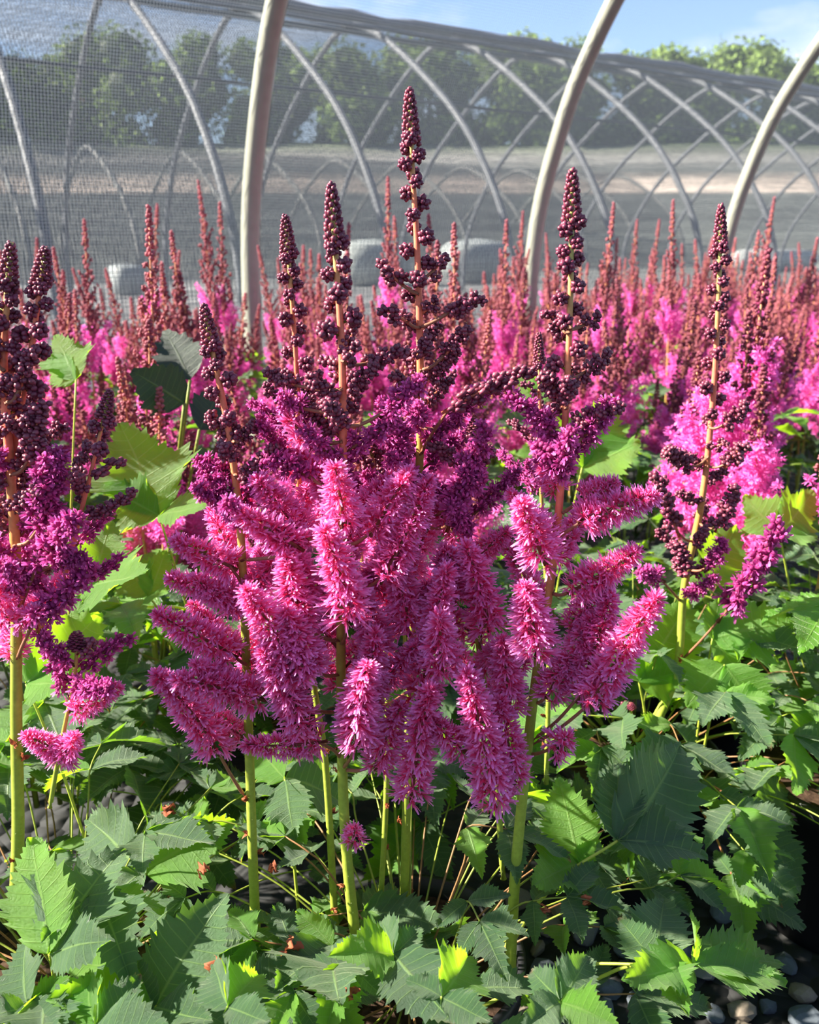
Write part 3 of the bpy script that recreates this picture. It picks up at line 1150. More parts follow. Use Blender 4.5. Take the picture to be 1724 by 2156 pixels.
def pot(x, y, label, r=0.095, h=0.165, group=None):
    mb = MB()
    prof = [(r * 0.80, 0.0), (r * 0.97, h * 0.88), (r * 1.03, h * 0.88), (r * 1.04, h), (r * 0.97, h), (r * 0.95, h * 0.86), (r * 0.78, 0.006)]
    n = 40
    V, F = [], []
    for k in range(n):
        a = 2 * math.pi * k / n
        for (q, z) in prof:
            V.append((q * math.cos(a), q * math.sin(a), z))
    m = len(prof)
    for k in range(n):
        k2 = (k + 1) % n
        for i in range(m - 1):
            F.append((k * m + i, k2 * m + i, k2 * m + i + 1, k * m + i + 1))
    F.append(tuple(k * m for k in range(n))[::-1])
    mb.add(V, F, (0.012, 0.012, 0.014))
    o = ob('nursery_pot', mb.mesh('nursery_pot', M_POT))
    o.location = (x, y, 0.003)
    tag(o, label, 'pot', group)
    mb = MB()
    rng = np.random.default_rng(int(abs(x * 1000) + abs(y * 777)))
    V = [(0, 0, h * 0.90)]
    F = []
    for ring in range(1, 5):
        for k in range(24):
            a = 2 * math.pi * k / 24
            q = r * 0.94 * ring / 4
            V.append((q * math.cos(a), q * math.sin(a), h * 0.90 + (rng.uniform(-.004, .004) if ring < 4 else 0)))
    for k in range(24):
        F.append((0, 1 + k, 1 + (k + 1) % 24))
    for ring in range(3):
        for k in range(24):
            a0, a1 = 1 + ring * 24 + k, 1 + ring * 24 + (k + 1) % 24
            F.append((a0, a0 + 24, a1 + 24, a1))
    mb.add(V, F, (0.05, 0.03, 0.02))
    ob('compost', mb.mesh('compost', M_SOIL), o, label='brown bark compost filling the pot')
    return o

# ------------------------------------------------------------------ the large astilbe in the middle
hero = empty('astilbe_plant', (0.0, 0.60, 0.15), 'large pink astilbe in the middle with fluffy plumes and tall dark-budded spires', 'flowering plant')
rngh = np.random.default_rng(5)


def PX(pts, y0, y1=None):
    y1 = y0 if y1 is None else y1
    n = len(pts)
    return [np.array(px(u, v, y0 + (y1 - y0) * i / (n - 1))[:]) for i, (u, v) in enumerate(pts)]


HS = {}
HS['A'] = spike(hero, PX([(541, 2030), (532, 1800), (524, 1560), (515, 1300), (505, 1100), (480, 900), (447, 740), (430, 640)], .585, .60), .0042, .0014,
                (.030, .085, .130, .155, .325), 1, maxlen=.075, wid=.95)
HS['B'] = spike(hero, PX([(712, 2080), (700, 1850), (684, 1600), (655, 1400), (632, 1100), (625, 800), (612, 600), (600, 452)], .63, .64), .0034, .0012,
                (.028, .120, .150, .18, .26), 2, maxlen=.05, wid=.9)
HS['C'] = spike(hero, PX([(748, 1975), (730, 1800), (720, 1600), (718, 1300), (722, 1000), (720, 750), (708, 560), (697, 385)], .575, .60), .0045, .0015,
                (.040, .100, .165, .200, .385), 3, maxlen=.08, wid=1.05)
HS['D'] = spike(hero, PX([(850, 1960), (856, 1700), (872, 1200), (884, 950), (884, 720), (878, 520), (868, 350), (862, 185)], .645, .66), .0042, .0013,
                (.036, .150, .225, .280, .42), 4, maxlen=.075, wid=1.0, gaps=1.15)
HS['E'] = spike(hero, PX([(1072, 2090), (1084, 1850), (1108, 1600), (1132, 1400), (1165, 1180), (1186, 950), (1200, 650), (1205, 355)], .575, .60), .0046, .0014,
                (.036, .130, .175, .205, .30), 5, maxlen=.065, wid=1.0, dens=.8)
HS['F'] = spike(hero, PX([(797, 1960), (812, 1700), (815, 1450), (800, 1200), (790, 1020), (775, 900)], .64, .67), .0026, .0012,
                (.020, .03, .05, .075, .22), 6, maxlen=.06, wid=1.0)
HS['G'] = spike(hero, PX([(1060, 1850), (1040, 1600), (1000, 1300), (985, 1100), (990, 1000), (1000, 880)], .60, .63), .0026, .0012,
                (.018, .025, .05, .09, .23), 7, maxlen=.06, wid=1.0)
HS['H'] = spike(hero, PX([(1150, 1650), (1155, 1350), (1140, 1050), (1136, 850), (1134, 700)], .72, .74), .0024, .0010,
                (.025, .045, .12, .14, .15), 8, wid=.75, dens=.6, maxlen=.04)

# plumes one can single out: spike, point on its stem, base, tip, stage, depth of base and tip, width
PLUMES = [
    ('A', (517, 1680), (462, 1590), (368, 1405), 3, .570, .555, 1.30), ('A', (524, 1480), (560, 1475), (372, 1415), 3, .560, .545, 1.30),
    ('A', (520, 1400), (500, 1385), (335, 1285), 3, .575, .565, 1.25), ('A', (516, 1270), (545, 1265), (358, 1222), 3, .590, .580, 1.15),
    ('A', (510, 1240), (500, 1200), (372, 1135), 3, .585, .580, 1.15), ('A', (508, 1180), (640, 1160), (505, 1075), 3, .560, .555, 1.2),
    ('A', (520, 1450), (640, 1440), (530, 1230), 3, .545, .535, 1.35), ('A', (524, 1560), (640, 1545), (575, 1400), 3, .555, .545, 1.3),
    ('A', (495, 1000), (500, 1010), (418, 965), 2, .60, .60, 1.1), ('A', (490, 930), (520, 925), (440, 885), 1, .60, .60, 1.1),
    ('A', (500, 1050), (490, 1060), (405, 1035), 2, .60, .59, 1.2),
    ('C', (716, 1500), (625, 1490), (545, 1360), 3, .55, .54, 1.25), ('C', (716, 1420), (660, 1420), (600, 1280), 3, .55, .54, 1.3),
    ('C', (720, 1620), (755, 1570), (735, 1385), 3, .545, .53, 1.45), ('C', (718, 1360), (735, 1310), (718, 1108), 3, .545, .535, 1.5),
    ('C', (720, 1120), (724, 1110), (712, 985), 3, .555, .545, 1.25), ('C', (719, 1350), (640, 1330), (590, 1170), 3, .555, .55, 1.3),
    ('C', (720, 1600), (690, 1560), (520, 1590), 3, .56, .555, 1.05), ('C', (718, 1250), (800, 1230), (920, 1020), 3, .565, .575, 1.25),
    ('C', (719, 1150), (780, 1130), (860, 990), 3, .575, .58, 1.2), ('C', (720, 1300), (650, 1280), (600, 1110), 3, .57, .56, 1.2),
    ('C', (720, 1180), (640, 1130), (540, 1000), 3, .58, .575, 1.2), ('C', (720, 960), (640, 900), (600, 870), 2, .60, .60, 1.1),
    ('C', (722, 1050), (660, 1010), (575, 950), 2, .59, .585, 1.3), ('C', (720, 930), (660, 930), (600, 880), 3, .59, .59, .9),
    ('C', (720, 820), (640, 815), (560, 800), 1, .60, .60, 1.05), ('C', (720, 760), (760, 770), (850, 740), 1, .60, .60, 1.05),
    ('C', (720, 900), (800, 880), (870, 790), 2, .59, .585, 1.1), ('C', (720, 870), (640, 860), (585, 850), 2, .59, .585, 1.1),
    ('C', (718, 1620), (790, 1620), (835, 1480), 3, .56, .555, 1.2),
    ('D', (866, 1500), (880, 1490), (945, 1190), 3, .575, .57, 1.35), ('D', (860, 1650), (865, 1690), (890, 1440), 3, .555, .545, 1.3),
    ('D', (870, 1400), (800, 1390), (770, 1230), 3, .57, .565, 1.25), ('D', (868, 1450), (770, 1510), (800, 1330), 3, .56, .555, 1.2),
    ('D', (872, 1250), (840, 1220), (800, 1120), 3, .60, .60, 1.15), ('D', (872, 1330), (860, 1340), (850, 1150), 3, .58, .575, 1.25),
    ('D', (884, 960), (930, 870), (1105, 765), 1, .62, .62, 1.15), ('D', (884, 1100), (960, 1060), (1040, 900), 2, .61, .60, 1.2),
    ('D', (884, 900), (940, 900), (1020, 790), 2, .64, .64, 1.1), ('D', (884, 780), (930, 760), (975, 690), 1, .65, .65, 1.1),
    ('D', (884, 690), (930, 665), (1012, 632), 1, .65, .645, 1.1), ('D', (882, 620), (850, 600), (798, 568), 1, .65, .65, 1.1),
    ('D', (883, 690), (860, 680), (812, 648), 1, .645, .64, 1.1), ('D', (880, 590), (900, 580), (940, 548), 1, .66, .66, 1.0),
    ('D', (884, 1000), (820, 960), (790, 850), 2, .63, .625, 1.1), ('D', (884, 1100), (940, 1120), (1010, 960), 2, .61, .60, 1.3),
    ('D', (884, 1050), (840, 1040), (830, 900), 2, .63, .625, 1.3),
    ('G', (1050, 1680), (1045, 1705), (1000, 1410), 3, .545, .53, 1.4), ('G', (1010, 1400), (930, 1420), (925, 1285), 3, .555, .545, 1.25),
    ('G', (1030, 1560), (985, 1590), (905, 1520), 3, .55, .545, 1.1), ('G', (1040, 1650), (1085, 1660), (1060, 1480), 3, .555, .55, 1.2),
    ('G', (1000, 1300), (1030, 1330), (1005, 1140), 3, .585, .58, 1.35), ('G', (1010, 1350), (1075, 1510), (1060, 1340), 3, .57, .565, 1.2),
    ('G', (990, 1250), (960, 1270), (940, 1170), 3, .59, .59, 1.1),
    ('E', (1150, 1290), (1128, 1385), (1122, 1232), 3, .55, .54, 1.45), ('E', (1168, 1200), (1150, 1190), (1090, 1045), 3, .565, .555, 1.35),
    ('E', (1165, 1250), (1195, 1250), (1345, 1168), 3, .575, .565, 1.25), ('E', (1175, 1130), (1215, 1100), (1375, 1030), 3, .58, .575, 1.25),
    ('E', (1120, 1560), (1215, 1480), (1285, 1260), 3, .57, .565, 1.3), ('E', (1118, 1570), (1240, 1490), (1375, 1245), 3, .555, .54, 1.35),
    ('E', (1112, 1590), (1165, 1575), (1195, 1555), 3, .56, .555, 1.3), ('E', (1125, 1480), (1150, 1470), (1195, 1390), 3, .575, .57, 1.2),
    ('E', (1188, 1000), (1185, 990), (1130, 940), 2, .585, .58, 1.5), ('E', (1188, 930), (1165, 905), (1070, 840), 2, .59, .585, 1.15),
    ('E', (1188, 960), (1215, 930), (1300, 855), 2, .59, .585, 1.25), ('E', (1192, 860), (1180, 830), (1130, 795), 1, .595, .59, 1.2),
    ('E', (1196, 800), (1215, 790), (1285, 760), 1, .60, .595, 1.1), ('E', (1198, 700), (1180, 690), (1160, 655), 1, .60, .60, 1.1),
    ('E', (1198, 690), (1215, 690), (1258, 672), 1, .60, .60, 1.05), ('E', (1185, 1080), (1220, 1050), (1300, 1020), 3, .595, .59, 1.0),
    ('E', (1160, 1290), (1200, 1330), (1290, 1200), 3, .585, .58, 1.1), ('E', (1130, 1420), (1190, 1420), (1240, 1300), 3, .575, .57, 1.15),
    ('C', (728, 1790), (740, 1775), (752, 1745), 3, .57, .57, .95),
]
for (k, sp0, bp0, tp0, st, y0, y1, wd) in PLUMES:
    s_, b_ = HS[k]
    ys_ = {'A': .59, 'B': .635, 'C': .585, 'D': .65, 'E': .585, 'F': .65, 'G': .61, 'H': .73}[k]
    stalked(s_, b_, px(*sp0, ys_), px(*bp0, y0), px(*tp0, y1), st, rngh, wd)
rosette(hero, (0.0, 0.60), 62, 0.27, 0.17, 0.29, 21, size=(.038, .068), soil=.15)

# ------------------------------------------------------------------ astilbe at the left edge
left = empty('astilbe_plant', (-0.29, 0.57, 0.15), 'astilbe at the left edge with a thick green stem and dark maroon bud spires', 'flowering plant')
L1 = spike(left, PX([(30, 1950), (38, 1750), (34, 1500), (34, 1200), (22, 1000), (8, 780), (14, 640), (24, 510)], .56, .58), .0050, .0015,
           (.030, .110, .190, .24, .30), 31, maxlen=.035, wid=1.0, dens=.8)
L2 = spike(left, PX([(80, 1330), (130, 1230), (170, 1080), (200, 960), (232, 820)], .57, .575), .0020, .0010, (.02, .05, .10, .16, .17), 32, wid=.85, hair=0,
           maxlen=.04, dens=.9)
L3 = spike(left, PX([(20, 1000), (40, 880), (62, 760), (80, 640), (96, 520)], .58, .575), .0024, .0012, (.024, .10, .15, .17, .18), 33, hair=0, dens=.9)
L4 = spike(left, PX([(105, 1700), (122, 1600), (138, 1520), (158, 1420), (162, 1330)], .55, .55), .0018, .0011, (.012, .016, .022, .06, .075), 34, hair=60,
           maxlen=.03, wid=1.0, bracts=0)
LP = [(L1, (36, 1390), (60, 1320), (185, 1215), 2, .545, .54, 1.35), (L1, (36, 1300), (70, 1200), (170, 1080), 2, .55, .545, 1.4),
      (L1, (34, 1250), (20, 1320), (-30, 1200), 3, .55, .54, 1.0), (L1, (30, 1150), (80, 1130), (90, 960), 2, .555, .55, 1.2),
      (L1, (22, 1000), (60, 980), (85, 860), 1, .565, .56, 1.2), (L1, (10, 850), (40, 830), (60, 740), 1, .57, .565, 1.1),
      (L1, (36, 1320), (30, 1310), (85, 1290), 3, .545, .54, .9), (L1, (34, 1220), (110, 1190), (180, 1160), 2, .555, .55, 1.0),
      (L4, (122, 1600), (135, 1590), (62, 1540), 3, .545, .54, .95), (L4, (122, 1600), (128, 1600), (165, 1550), 3, .545, .54, 1.0),
      (L1, (32, 1080), (100, 1080), (150, 960), 2, .56, .56, 1.0), (L1, (8, 780), (-10, 760), (-30, 700), 1, .57, .565, 1.1)]
for (sb, sp0, bp0, tp0, st, y0, y1, wd) in LP:
    stalked(sb[0], sb[1], px(*sp0, .565), px(*bp0, y0), px(*tp0, y1), st, rngh, wd)
rosette(left, (-0.29, 0.60), 66, 0.31, 0.16, 0.32, 22, size=(.045, .08), soil=.15)

# ------------------------------------------------------------------ astilbe right of the middle
right = empty('astilbe_plant', (0.27, 0.90, 0.15), 'astilbe right of the big pink one, long bare curved stem, loose maroon buds', 'flowering plant')
R1 = spike(right, PX([(1345, 1760), (1372, 1560), (1425, 1410), (1440, 1240), (1478, 1050), (1500, 850), (1512, 640), (1518, 430)], .84, .86), .0052, .0017,
           (.042, .20, .38, .385, .39), 41, wid=1.05, maxlen=.04, dens=.55, gaps=1.3, hair=250)
R2 = spike(right, PX([(1400, 1470), (1340, 1560), (1325, 1480)], .85, .86), .0024, .0018, (.006, .007, .008, .009, .01), 42, hair=0, bracts=1)
RP = [((1435, 1390), (1510, 1310), (1668, 1120), 2, .82, .80, 1.9), ((1436, 1270), (1400, 1225), (1340, 1195), 2, .83, .82, 1.3),
      ((1460, 1140), (1430, 1130), (1380, 1010), 1, .83, .82, 1.5), ((1470, 1100), (1505, 1120), (1560, 1030), 1, .83, .82, 1.5),
      ((1445, 1210), (1445, 1215), (1430, 1150), 1, .825, .82, 1.6), ((1490, 960), (1460, 990), (1400, 930), 1, .84, .83, 1.5),
      ((1490, 900), (1520, 900), (1570, 850), 1, .84, .83, 1.4), ((1450, 1200), (1490, 1200), (1530, 1150), 2, .83, .82, 1.4),
      ((1485, 980), (1525, 985), (1565, 930), 1, .84, .83, 1.5)]
for (sp0, bp0, tp0, st, y0, y1, wd) in RP:
    stalked(R1[0], R1[1], px(*sp0, .85), px(*bp0, y0), px(*tp0, y1), st, rngh, wd)
rosette(right, (0.27, 0.94), 60, 0.30, 0.19, 0.37, 23, size=(.05, .085), soil=.15)

# ------------------------------------------------------------------ leaves one can single out
def one_leaf(plant, base, node, tips, lib, size_k=1.0, col=None, soil=0.15, ups=None):
    """compound leaf given by the pixel and depth of its node and of each leaflet's tip"""
    org = np.array(plant.location[:])
    nd = np.array(px(*node)[:])
    bs = np.array([base[0], base[1], soil])
    mb = MB()
    petiole(mb, [(0, 0, 0), (nd - bs) * 0.55 + np.array([0, 0, 0.02]), nd - bs], 0.0016, np.array([0.36, 0.42, 0.05]) if col is None else col)
    lf = ob('leaf', mb.mesh('leaf_stalk', M_STEM), plant, Matrix.Translation(Vector(bs - org)))
    for j, t_ in enumerate(tips):
        tp = np.array(px(*t_[:3])[:])
        d = tp - nd
        L_ = np.linalg.norm(d)
        up = t_[3] if len(t_) > 3 else (0, -0.45, 1)
        B = rotm(d, up)
        me = lib[(j + int(abs(node[0]))) % len(lib)]
        q = nd - bs
        w_ = 1.15 * size_k
        M = Matrix([[B[0, 0] * L_ * w_, B[0, 1] * L_, B[0, 2] * L_, q[0]], [B[1, 0] * L_ * w_, B[1, 1] * L_, B[1, 2] * L_, q[1]],
                    [B[2, 0] * L_ * w_, B[2, 1] * L_, B[2, 2] * L_, q[2]], [0, 0, 0, 1]])
        ob('leaflet', me, lf, M)
    return lf


FACE = (-0.2, -1.0, 0.55)
one_leaf(hero, (-.06, .56), (325, 2120, .46), [(455, 1880, .50, FACE), (262, 2010, .47, FACE), (130, 2080, .44), (420, 2150, .43)], LEAFLETS)
one_leaf(left, (-.26, .52), (105, 2010, .47), [(225, 1760, .53, FACE), (70, 1760, .52, FACE), (215, 1960, .46)], LEAFLETS, 1.1)
one_leaf(hero, (.06, .60), (1300, 1770, .58), [(1478, 1575, .66, (0, -.8, .6)), (1305, 1600, .64, FACE), (1490, 1765, .57)], LEAFLETS, .95)
one_leaf(hero, (.06, .58), (1218, 1820, .60), [(1185, 1640, .63, FACE), (1130, 1840, .56), (1245, 1770, .60)], LEAF_BR, 1.1)
one_leaf(hero, (.10, .56), (1460, 2030, .50), [(1650, 1992, .53, (0, -.3, 1)), (1672, 2058, .50, (0, -.2, 1)), (1470, 1920, .52, (1, -.6, .2)), (1340, 2060, .46)],
         LEAF_BR, .8)
one_leaf(hero, (.04, .56), (1378, 2030, .50), [(1400, 1870, .55, FACE), (1310, 1930, .52, FACE), (1440, 2090, .46)], LEAFLETS, 1.2)
one_leaf(hero, (.0, .56), (830, 2010, .48), [(925, 2130, .42, (0, -.5, .9)), (725, 1990, .46), (800, 1920, .52, FACE), (890, 1950, .50)], LEAFLETS, 1.1)
one_leaf(hero, (-.02, .58), (700, 1990, .52), [(625, 1915, .53, FACE), (600, 2060, .47), (690, 2100, .44)], LEAFLETS, 1.1)
one_leaf(left, (-.26, .62), (300, 1835, .60), [(480, 1730, .62, FACE), (170, 1700, .66, FACE), (215, 1900, .56)], LEAFLETS, 1.1)
one_leaf(right, (.30, .88), (1585, 1730, .74), [(1712, 1870, .70), (1680, 1650, .80, FACE), (1490, 1680, .76), (1555, 1850, .70)], LEAFLETS, 1.0,
         col=np.array([0.34, 0.13, 0.07]))
one_leaf(right, (.30, .88), (1540, 1840, .70), [(1500, 1790, .72, FACE), (1640, 1900, .66), (1580, 1960, .64), (1700, 1960, .66)], LEAFLETS, 1.0,
         col=np.array([0.34, 0.13, 0.07]))
one_leaf(left, (-.28, .50), (60, 2120, .45), [(20, 1980, .48, FACE), (150, 2060, .46), (-30, 2140, .43), (110, 2190, .42)], LEAFLETS, 1.1)
one_leaf(left, (-.24, .50), (200, 2160, .43), [(300, 2060, .45, FACE), (160, 2040, .46, FACE), (330, 2170, .41)], LEAFLETS, 1.1)
one_leaf(hero, (-.1, .66), (600, 1640, .66), [(745, 1660, .68), (530, 1560, .70, FACE), (620, 1760, .62, FACE)], LEAFLETS, 1.2)
one_leaf(hero, (.02, .52), (930, 2100, .43), [(1010, 1990, .47, FACE), (860, 2050, .44), (1030, 2150, .41)], LEAFLETS, 1.1)
one_leaf(hero, (-.12, .50), (480, 2120, .42), [(560, 2020, .46, FACE), (440, 2010, .46, FACE), (560, 2150, .40)], LEAFLETS, 1.1)
one_leaf(hero, (.08, .50), (1180, 2110, .43), [(1250, 2000, .46, FACE), (1110, 2030, .46, FACE), (1290, 2140, .41), (1100, 2150, .41)], LEAFLETS, 1.1)

# ------------------------------------------------------------------ the field of astilbes behind
def field_spike(seed, h, plume, kind, slim=1.0):
    rng = np.random.default_rng(seed)
    ms, mp = MB(), MB()
    bx, by = rng.uniform(-.03, .03, 2)
    ax = lambda z: np.array([bx * (z / h) ** 2, by * (z / h) ** 2, z])
    P = np.array([ax(z) for z in np.linspace(0, h - 0.01, 12)])
    tube(ms, P, lambda t: 0.0030 * (1 - 0.62 * t), lambda t: C_STEM_G * (1 - min(1, t * 1.3)) + np.array([0.62, 0.25, 0.13]) * min(1, t * 1.3), seg=7)
    s = 0.0
    tipl = rng.uniform(.04, .06)
    i = 0
    rose = {'rose': 0.75, 'mixed': 0.45, 'open': 0.25}[kind]

    def bcol(r2):
        return (C_BUD * 1.25 * (1 - r2) + C_ROSE * r2) * rng.uniform(.7, 1.3)
    n = int(tipl / 0.0019)
    for k in range(n):
        t = k / n
        r = 0.0040 * (1 - t) ** 0.6 + .0006
        a = k * 2.39996
        p = ax(h - tipl + tipl * t) + np.array([math.cos(a), math.sin(a), 0]) * r
        bead(mp, p, 0.0029, bcol(rose), 1.1, (math.cos(a), math.sin(a), .8), ICO1)
    s = tipl
    while s < plume:
        k = s / plume
        p = ax(h - s)
        a = i * 2.39996 + rng.uniform(-.4, .4)
        o = np.array([math.cos(a), math.sin(a), 0])
        d = nz(o + np.array([0, 0, 1.35 if kind != 'open' else 1.7]))
        L_ = (0.008 + 0.075 * max(0, k - 0.22) ** 1.0) * slim * rng.uniform(.8, 1.2)
        op = k > {'rose': 0.80, 'mixed': 0.58, 'open': 0.42}[kind]
        m = max(1, int(L_ / 0.0048))
        for j in range(m):
            t = (j + 1) / m
            c = p + d * L_ * t + rng.normal(0, 0.0012, 3)
            R_ = 0.0046 * (1.15 - .5 * t)
            if not op:
                for q in range(5):
                    dd = nz(rng.normal(0, 1, 3))
                    bead(mp, c + dd * R_ * 0.75, 0.0024, bcol(rose), 1.2, dd, OCT)
            else:
                for q in range(13):
                    dd = nz(rng.normal(0, 1, 3) + d * 0.3)
                    cc = C_MAG * 0.5 + C_CORE * 0.3 + C_TIP * 0.35
                    petal(mp, c + dd * 0.001, dd, rng.uniform(.006, .0095) * (1.2 - .4 * t), 0.0012, cc * rng.uniform(.8, 1.1), C_TIP * np.array([1.0, .68, .88]) * rng.uniform(.8, 1.2), rng)
        if not op:
            tube(mp, np.array([p, p + d * L_]), 0.0011, np.array([0.45, 0.16, 0.1]), seg=4, cap=False)
        s += (0.0062 if op else 0.0068) * rng.uniform(.8, 1.2)
        i += 1
    me = mp.mesh('plume', M_FLOWER)
    return ms.mesh('flower_spike', M_STEM), me, h


FS = []
for i in range(12):
    kind = ['rose', 'mixed', 'rose', 'open', 'mixed', 'rose'][i % 6]
    FS.append(field_spike(600 + i, [0.50, .47, .56, .44, .52, .60][i % 6], [.25, .27, .27, .27, .30, .26][i % 6], kind, slim=[1, 1.1, .8, 1.2, 1, .7][i % 6]))


def field_leaf_mesh(seed, bright=False):
    """compound leaf in one mesh: base at origin, reaching towards +Y"""
    rng = np.random.default_rng(seed)
    mb = MB()
    r, z = rng.uniform(.12, .17), rng.uniform(.12, .22)
    node = np.array([0, r, z])
    P = catmull([(0, 0, 0), (0, r * .35, z * .75), node], 5)
    V, F, n = [], [], 0
    tube(mb, P, 0.0013, (1.2, .8, .6), seg=5, cap=False)
    mb.uv[-1][:] = (0.06, 0.9)
    for ang, s, back in [(0, 1, 0), (60, .8, 0), (-60, .8, 0), (75, .75, .045), (-75, .75, .045)]:
        a = math.radians(ang + rng.uniform(-10, 10))
        d = np.array([math.sin(a), math.cos(a), rng.uniform(-.35, .2)])
        B = rotm(d, (rng.normal(0, .25), rng.normal(0, .25), 1))
        v, f, uv = leaflet_arrays(int(rng.integers(1e6)), W=rng.uniform(.27, .34), teeth=7, curl=rng.uniform(0, .35), fold=rng.uniform(.1, .4), cols=3)
        sz = 0.072 * s * rng.uniform(.85, 1.15)
        q = node - np.array([0, back, back * .4])
        mb.add((v * sz) @ B.T + q, f, (1, 1, 1), uv)
    return mb.mesh('leaf', M_LEAF_BRIGHT if bright else M_LEAF)


FL = [field_leaf_mesh(700 + i, i in (3, 7)) for i in range(9)]


def field_plant(x, y, label, seed, nsp, group=None, kinds=None, scale=1.0, nleaf=13, hscale=1.0, detail=0):
    rng = np.random.default_rng(seed)
    pl = empty('astilbe_plant', (x, y, 0.15), label, 'flowering plant', group)
    for i in range(nsp):
        a = rng.uniform(0, 6.28)
        r = 0.10 * math.sqrt(rng.uniform(0, 1))
        lean = rng.uniform(0.0, 0.20) * r / 0.10
        idx = int(rng.choice(kinds)) if kinds is not None else int(rng.integers(len(FS)))
        st, me, h = FS[idx]
        o = np.array([math.cos(a), math.sin(a), 0])
        d = nz(o * lean + np.array([rng.normal(0, .03), rng.normal(0, .03), 1.0]))
        sc = scale * rng.uniform(.9, 1.12)
        M = place_mat(o * r * 0.6, d, sc, hscale * rng.uniform(.84, 1.14), rng.uniform(0, 6.28))
        s_ = ob('flower_spike', st, pl, M)
        ob('plume', me, s_)
    if detail:
        rosette(pl, (x, y), detail, .24, .20, .36, seed + 5000, size=(.06, .085), soil=.15)
    for i in range(nleaf):
        a = 2.39996 * i + rng.uniform(-.3, .3)
        k = rng.uniform(.75, 1.25)
        M = Matrix.Rotation(a, 4, 'Z') @ Matrix.Rotation(rng.uniform(-.25, .3), 4, 'X') @ Matrix.Scale(k, 4)
        ob('leaf', FL[int(rng.integers(len(FL)))], pl, M)
    return pl


# plants standing close behind the big three
OPEN = [3, 9]
MIX = [1, 4, 7, 10]
FA = field_plant(.43, 1.17, 'astilbe with bright magenta upright plumes, behind the long curved bare stem', 801, 6, kinds=OPEN, scale=1.25, hscale=.95, nleaf=6, detail=16)
FB = field_plant(.55, 1.08, 'astilbe with narrow dusty spires on an orange stem, near the right edge', 802, 3, kinds=[0, 1, 6], nleaf=6, detail=16)
field_plant(.52, .93, 'flowerless leafy astilbe at the right edge, drooping over a black pot above the gravel', 807, 0, nleaf=6, detail=44)
FCc = field_plant(.16, 1.16, 'astilbe with sparse spires standing in the leafy gap behind the two big plants', 803, 1, kinds=[0], nleaf=6, hscale=.85, detail=24)
FD = field_plant(-.21, 1.02, 'leafy astilbe behind the leafy gap between the left edge plant and the big pink one', 804, 2, kinds=[1, 7], nleaf=6, hscale=.8, detail=34)
FE = field_plant(-.42, .88, 'astilbe with reddish spires directly behind the plant on the left edge', 805, 5, kinds=[1, 6, 4], nleaf=5, hscale=.95, detail=32)
field_plant(-.02, .98, 'astilbe right behind the big pink one, its dark tips rising beside the tallest spire', 806, 4, kinds=[0, 1, 6], nleaf=5, hscale=.98, detail=18)

# leaves standing clear of the others, back-lit glow put into their brighter colour
GL = (0.1, -1.0, 0.1)
M_LB = [leaflet_mesh('leaflet', M_LEAF_BRIGHT, 590 + i, W=0.36, teeth=9, lobes=(i != 1), curl=0.08, fold=0.12) for i in range(3)]
for args in [
        (FD, (-.24, .98), (335, 1085, .86), [(262, 885, .88, GL), (215, 1030, .86, GL), (430, 1060, .84)]),
        (FE, (-.36, .82), (190, 1235, .76), [(238, 1098, .78, GL), (290, 1205, .72), (150, 1170, .78, GL)]),
        (left, (-.27, .66), (55, 1440, .68), [(215, 1300, .70, GL), (85, 1300, .70, GL), (150, 1430, .66)]),
        (FD, (-.2, .95), (312, 1255, .86), [(255, 1180, .88, GL), (352, 1160, .88, GL), (345, 1250, .84)]),
        (FE, (-.4, .9), (160, 800, .95), [(98, 760, .97, GL), (120, 700, .97, GL)]),
        (right, (.27, .86), (1345, 1435, .84), [(1462, 1270, .86, GL), (1450, 1420, .84, GL), (1330, 1320, .86, GL)]),
        (right, (.33, .90), (1500, 1345, .84), [(1668, 1292, .84, (0, -.7, .7)), (1520, 1260, .86, GL), (1560, 1420, .82)]),
        (right, (.33, .88), (1525, 1400, .80), [(1615, 1520, .77, (0, -.8, .6)), (1440, 1480, .78, (0, -.7, .7))]),
        (FCc, (.18, 1.1), (1225, 985, 1.04), [(1350, 930, 1.04, (0, -.7, .7)), (1190, 880, 1.06, GL), (1280, 830, 1.06, GL)]),
        (FCc, (.14, 1.1), (1140, 850, 1.06), [(1090, 780, 1.08, GL), (1130, 790, 1.07, GL)]),
        (FB, (.52, 1.05), (1640, 1120, 1.0), [(1724, 1040, 1.02, GL), (1560, 1050, 1.02, GL), (1724, 1130, 1.0)]),
        (FB, (.52, 1.02), (1480, 1230, .98), [(1560, 1110, 1.0, GL), (1420, 1180, 1.0, GL)]),
]:
    one_leaf(args[0], args[1], args[2], args[3], M_LB, 1.0)

rows = []
row_n = [1.13, 1.38, 1.63, 1.88, 2.13, 2.38]
rname = ['front row of the field', 'second row of the field', 'third row of the field', 'fourth row of the field', 'fifth row of the field',
         'last row against the netting']


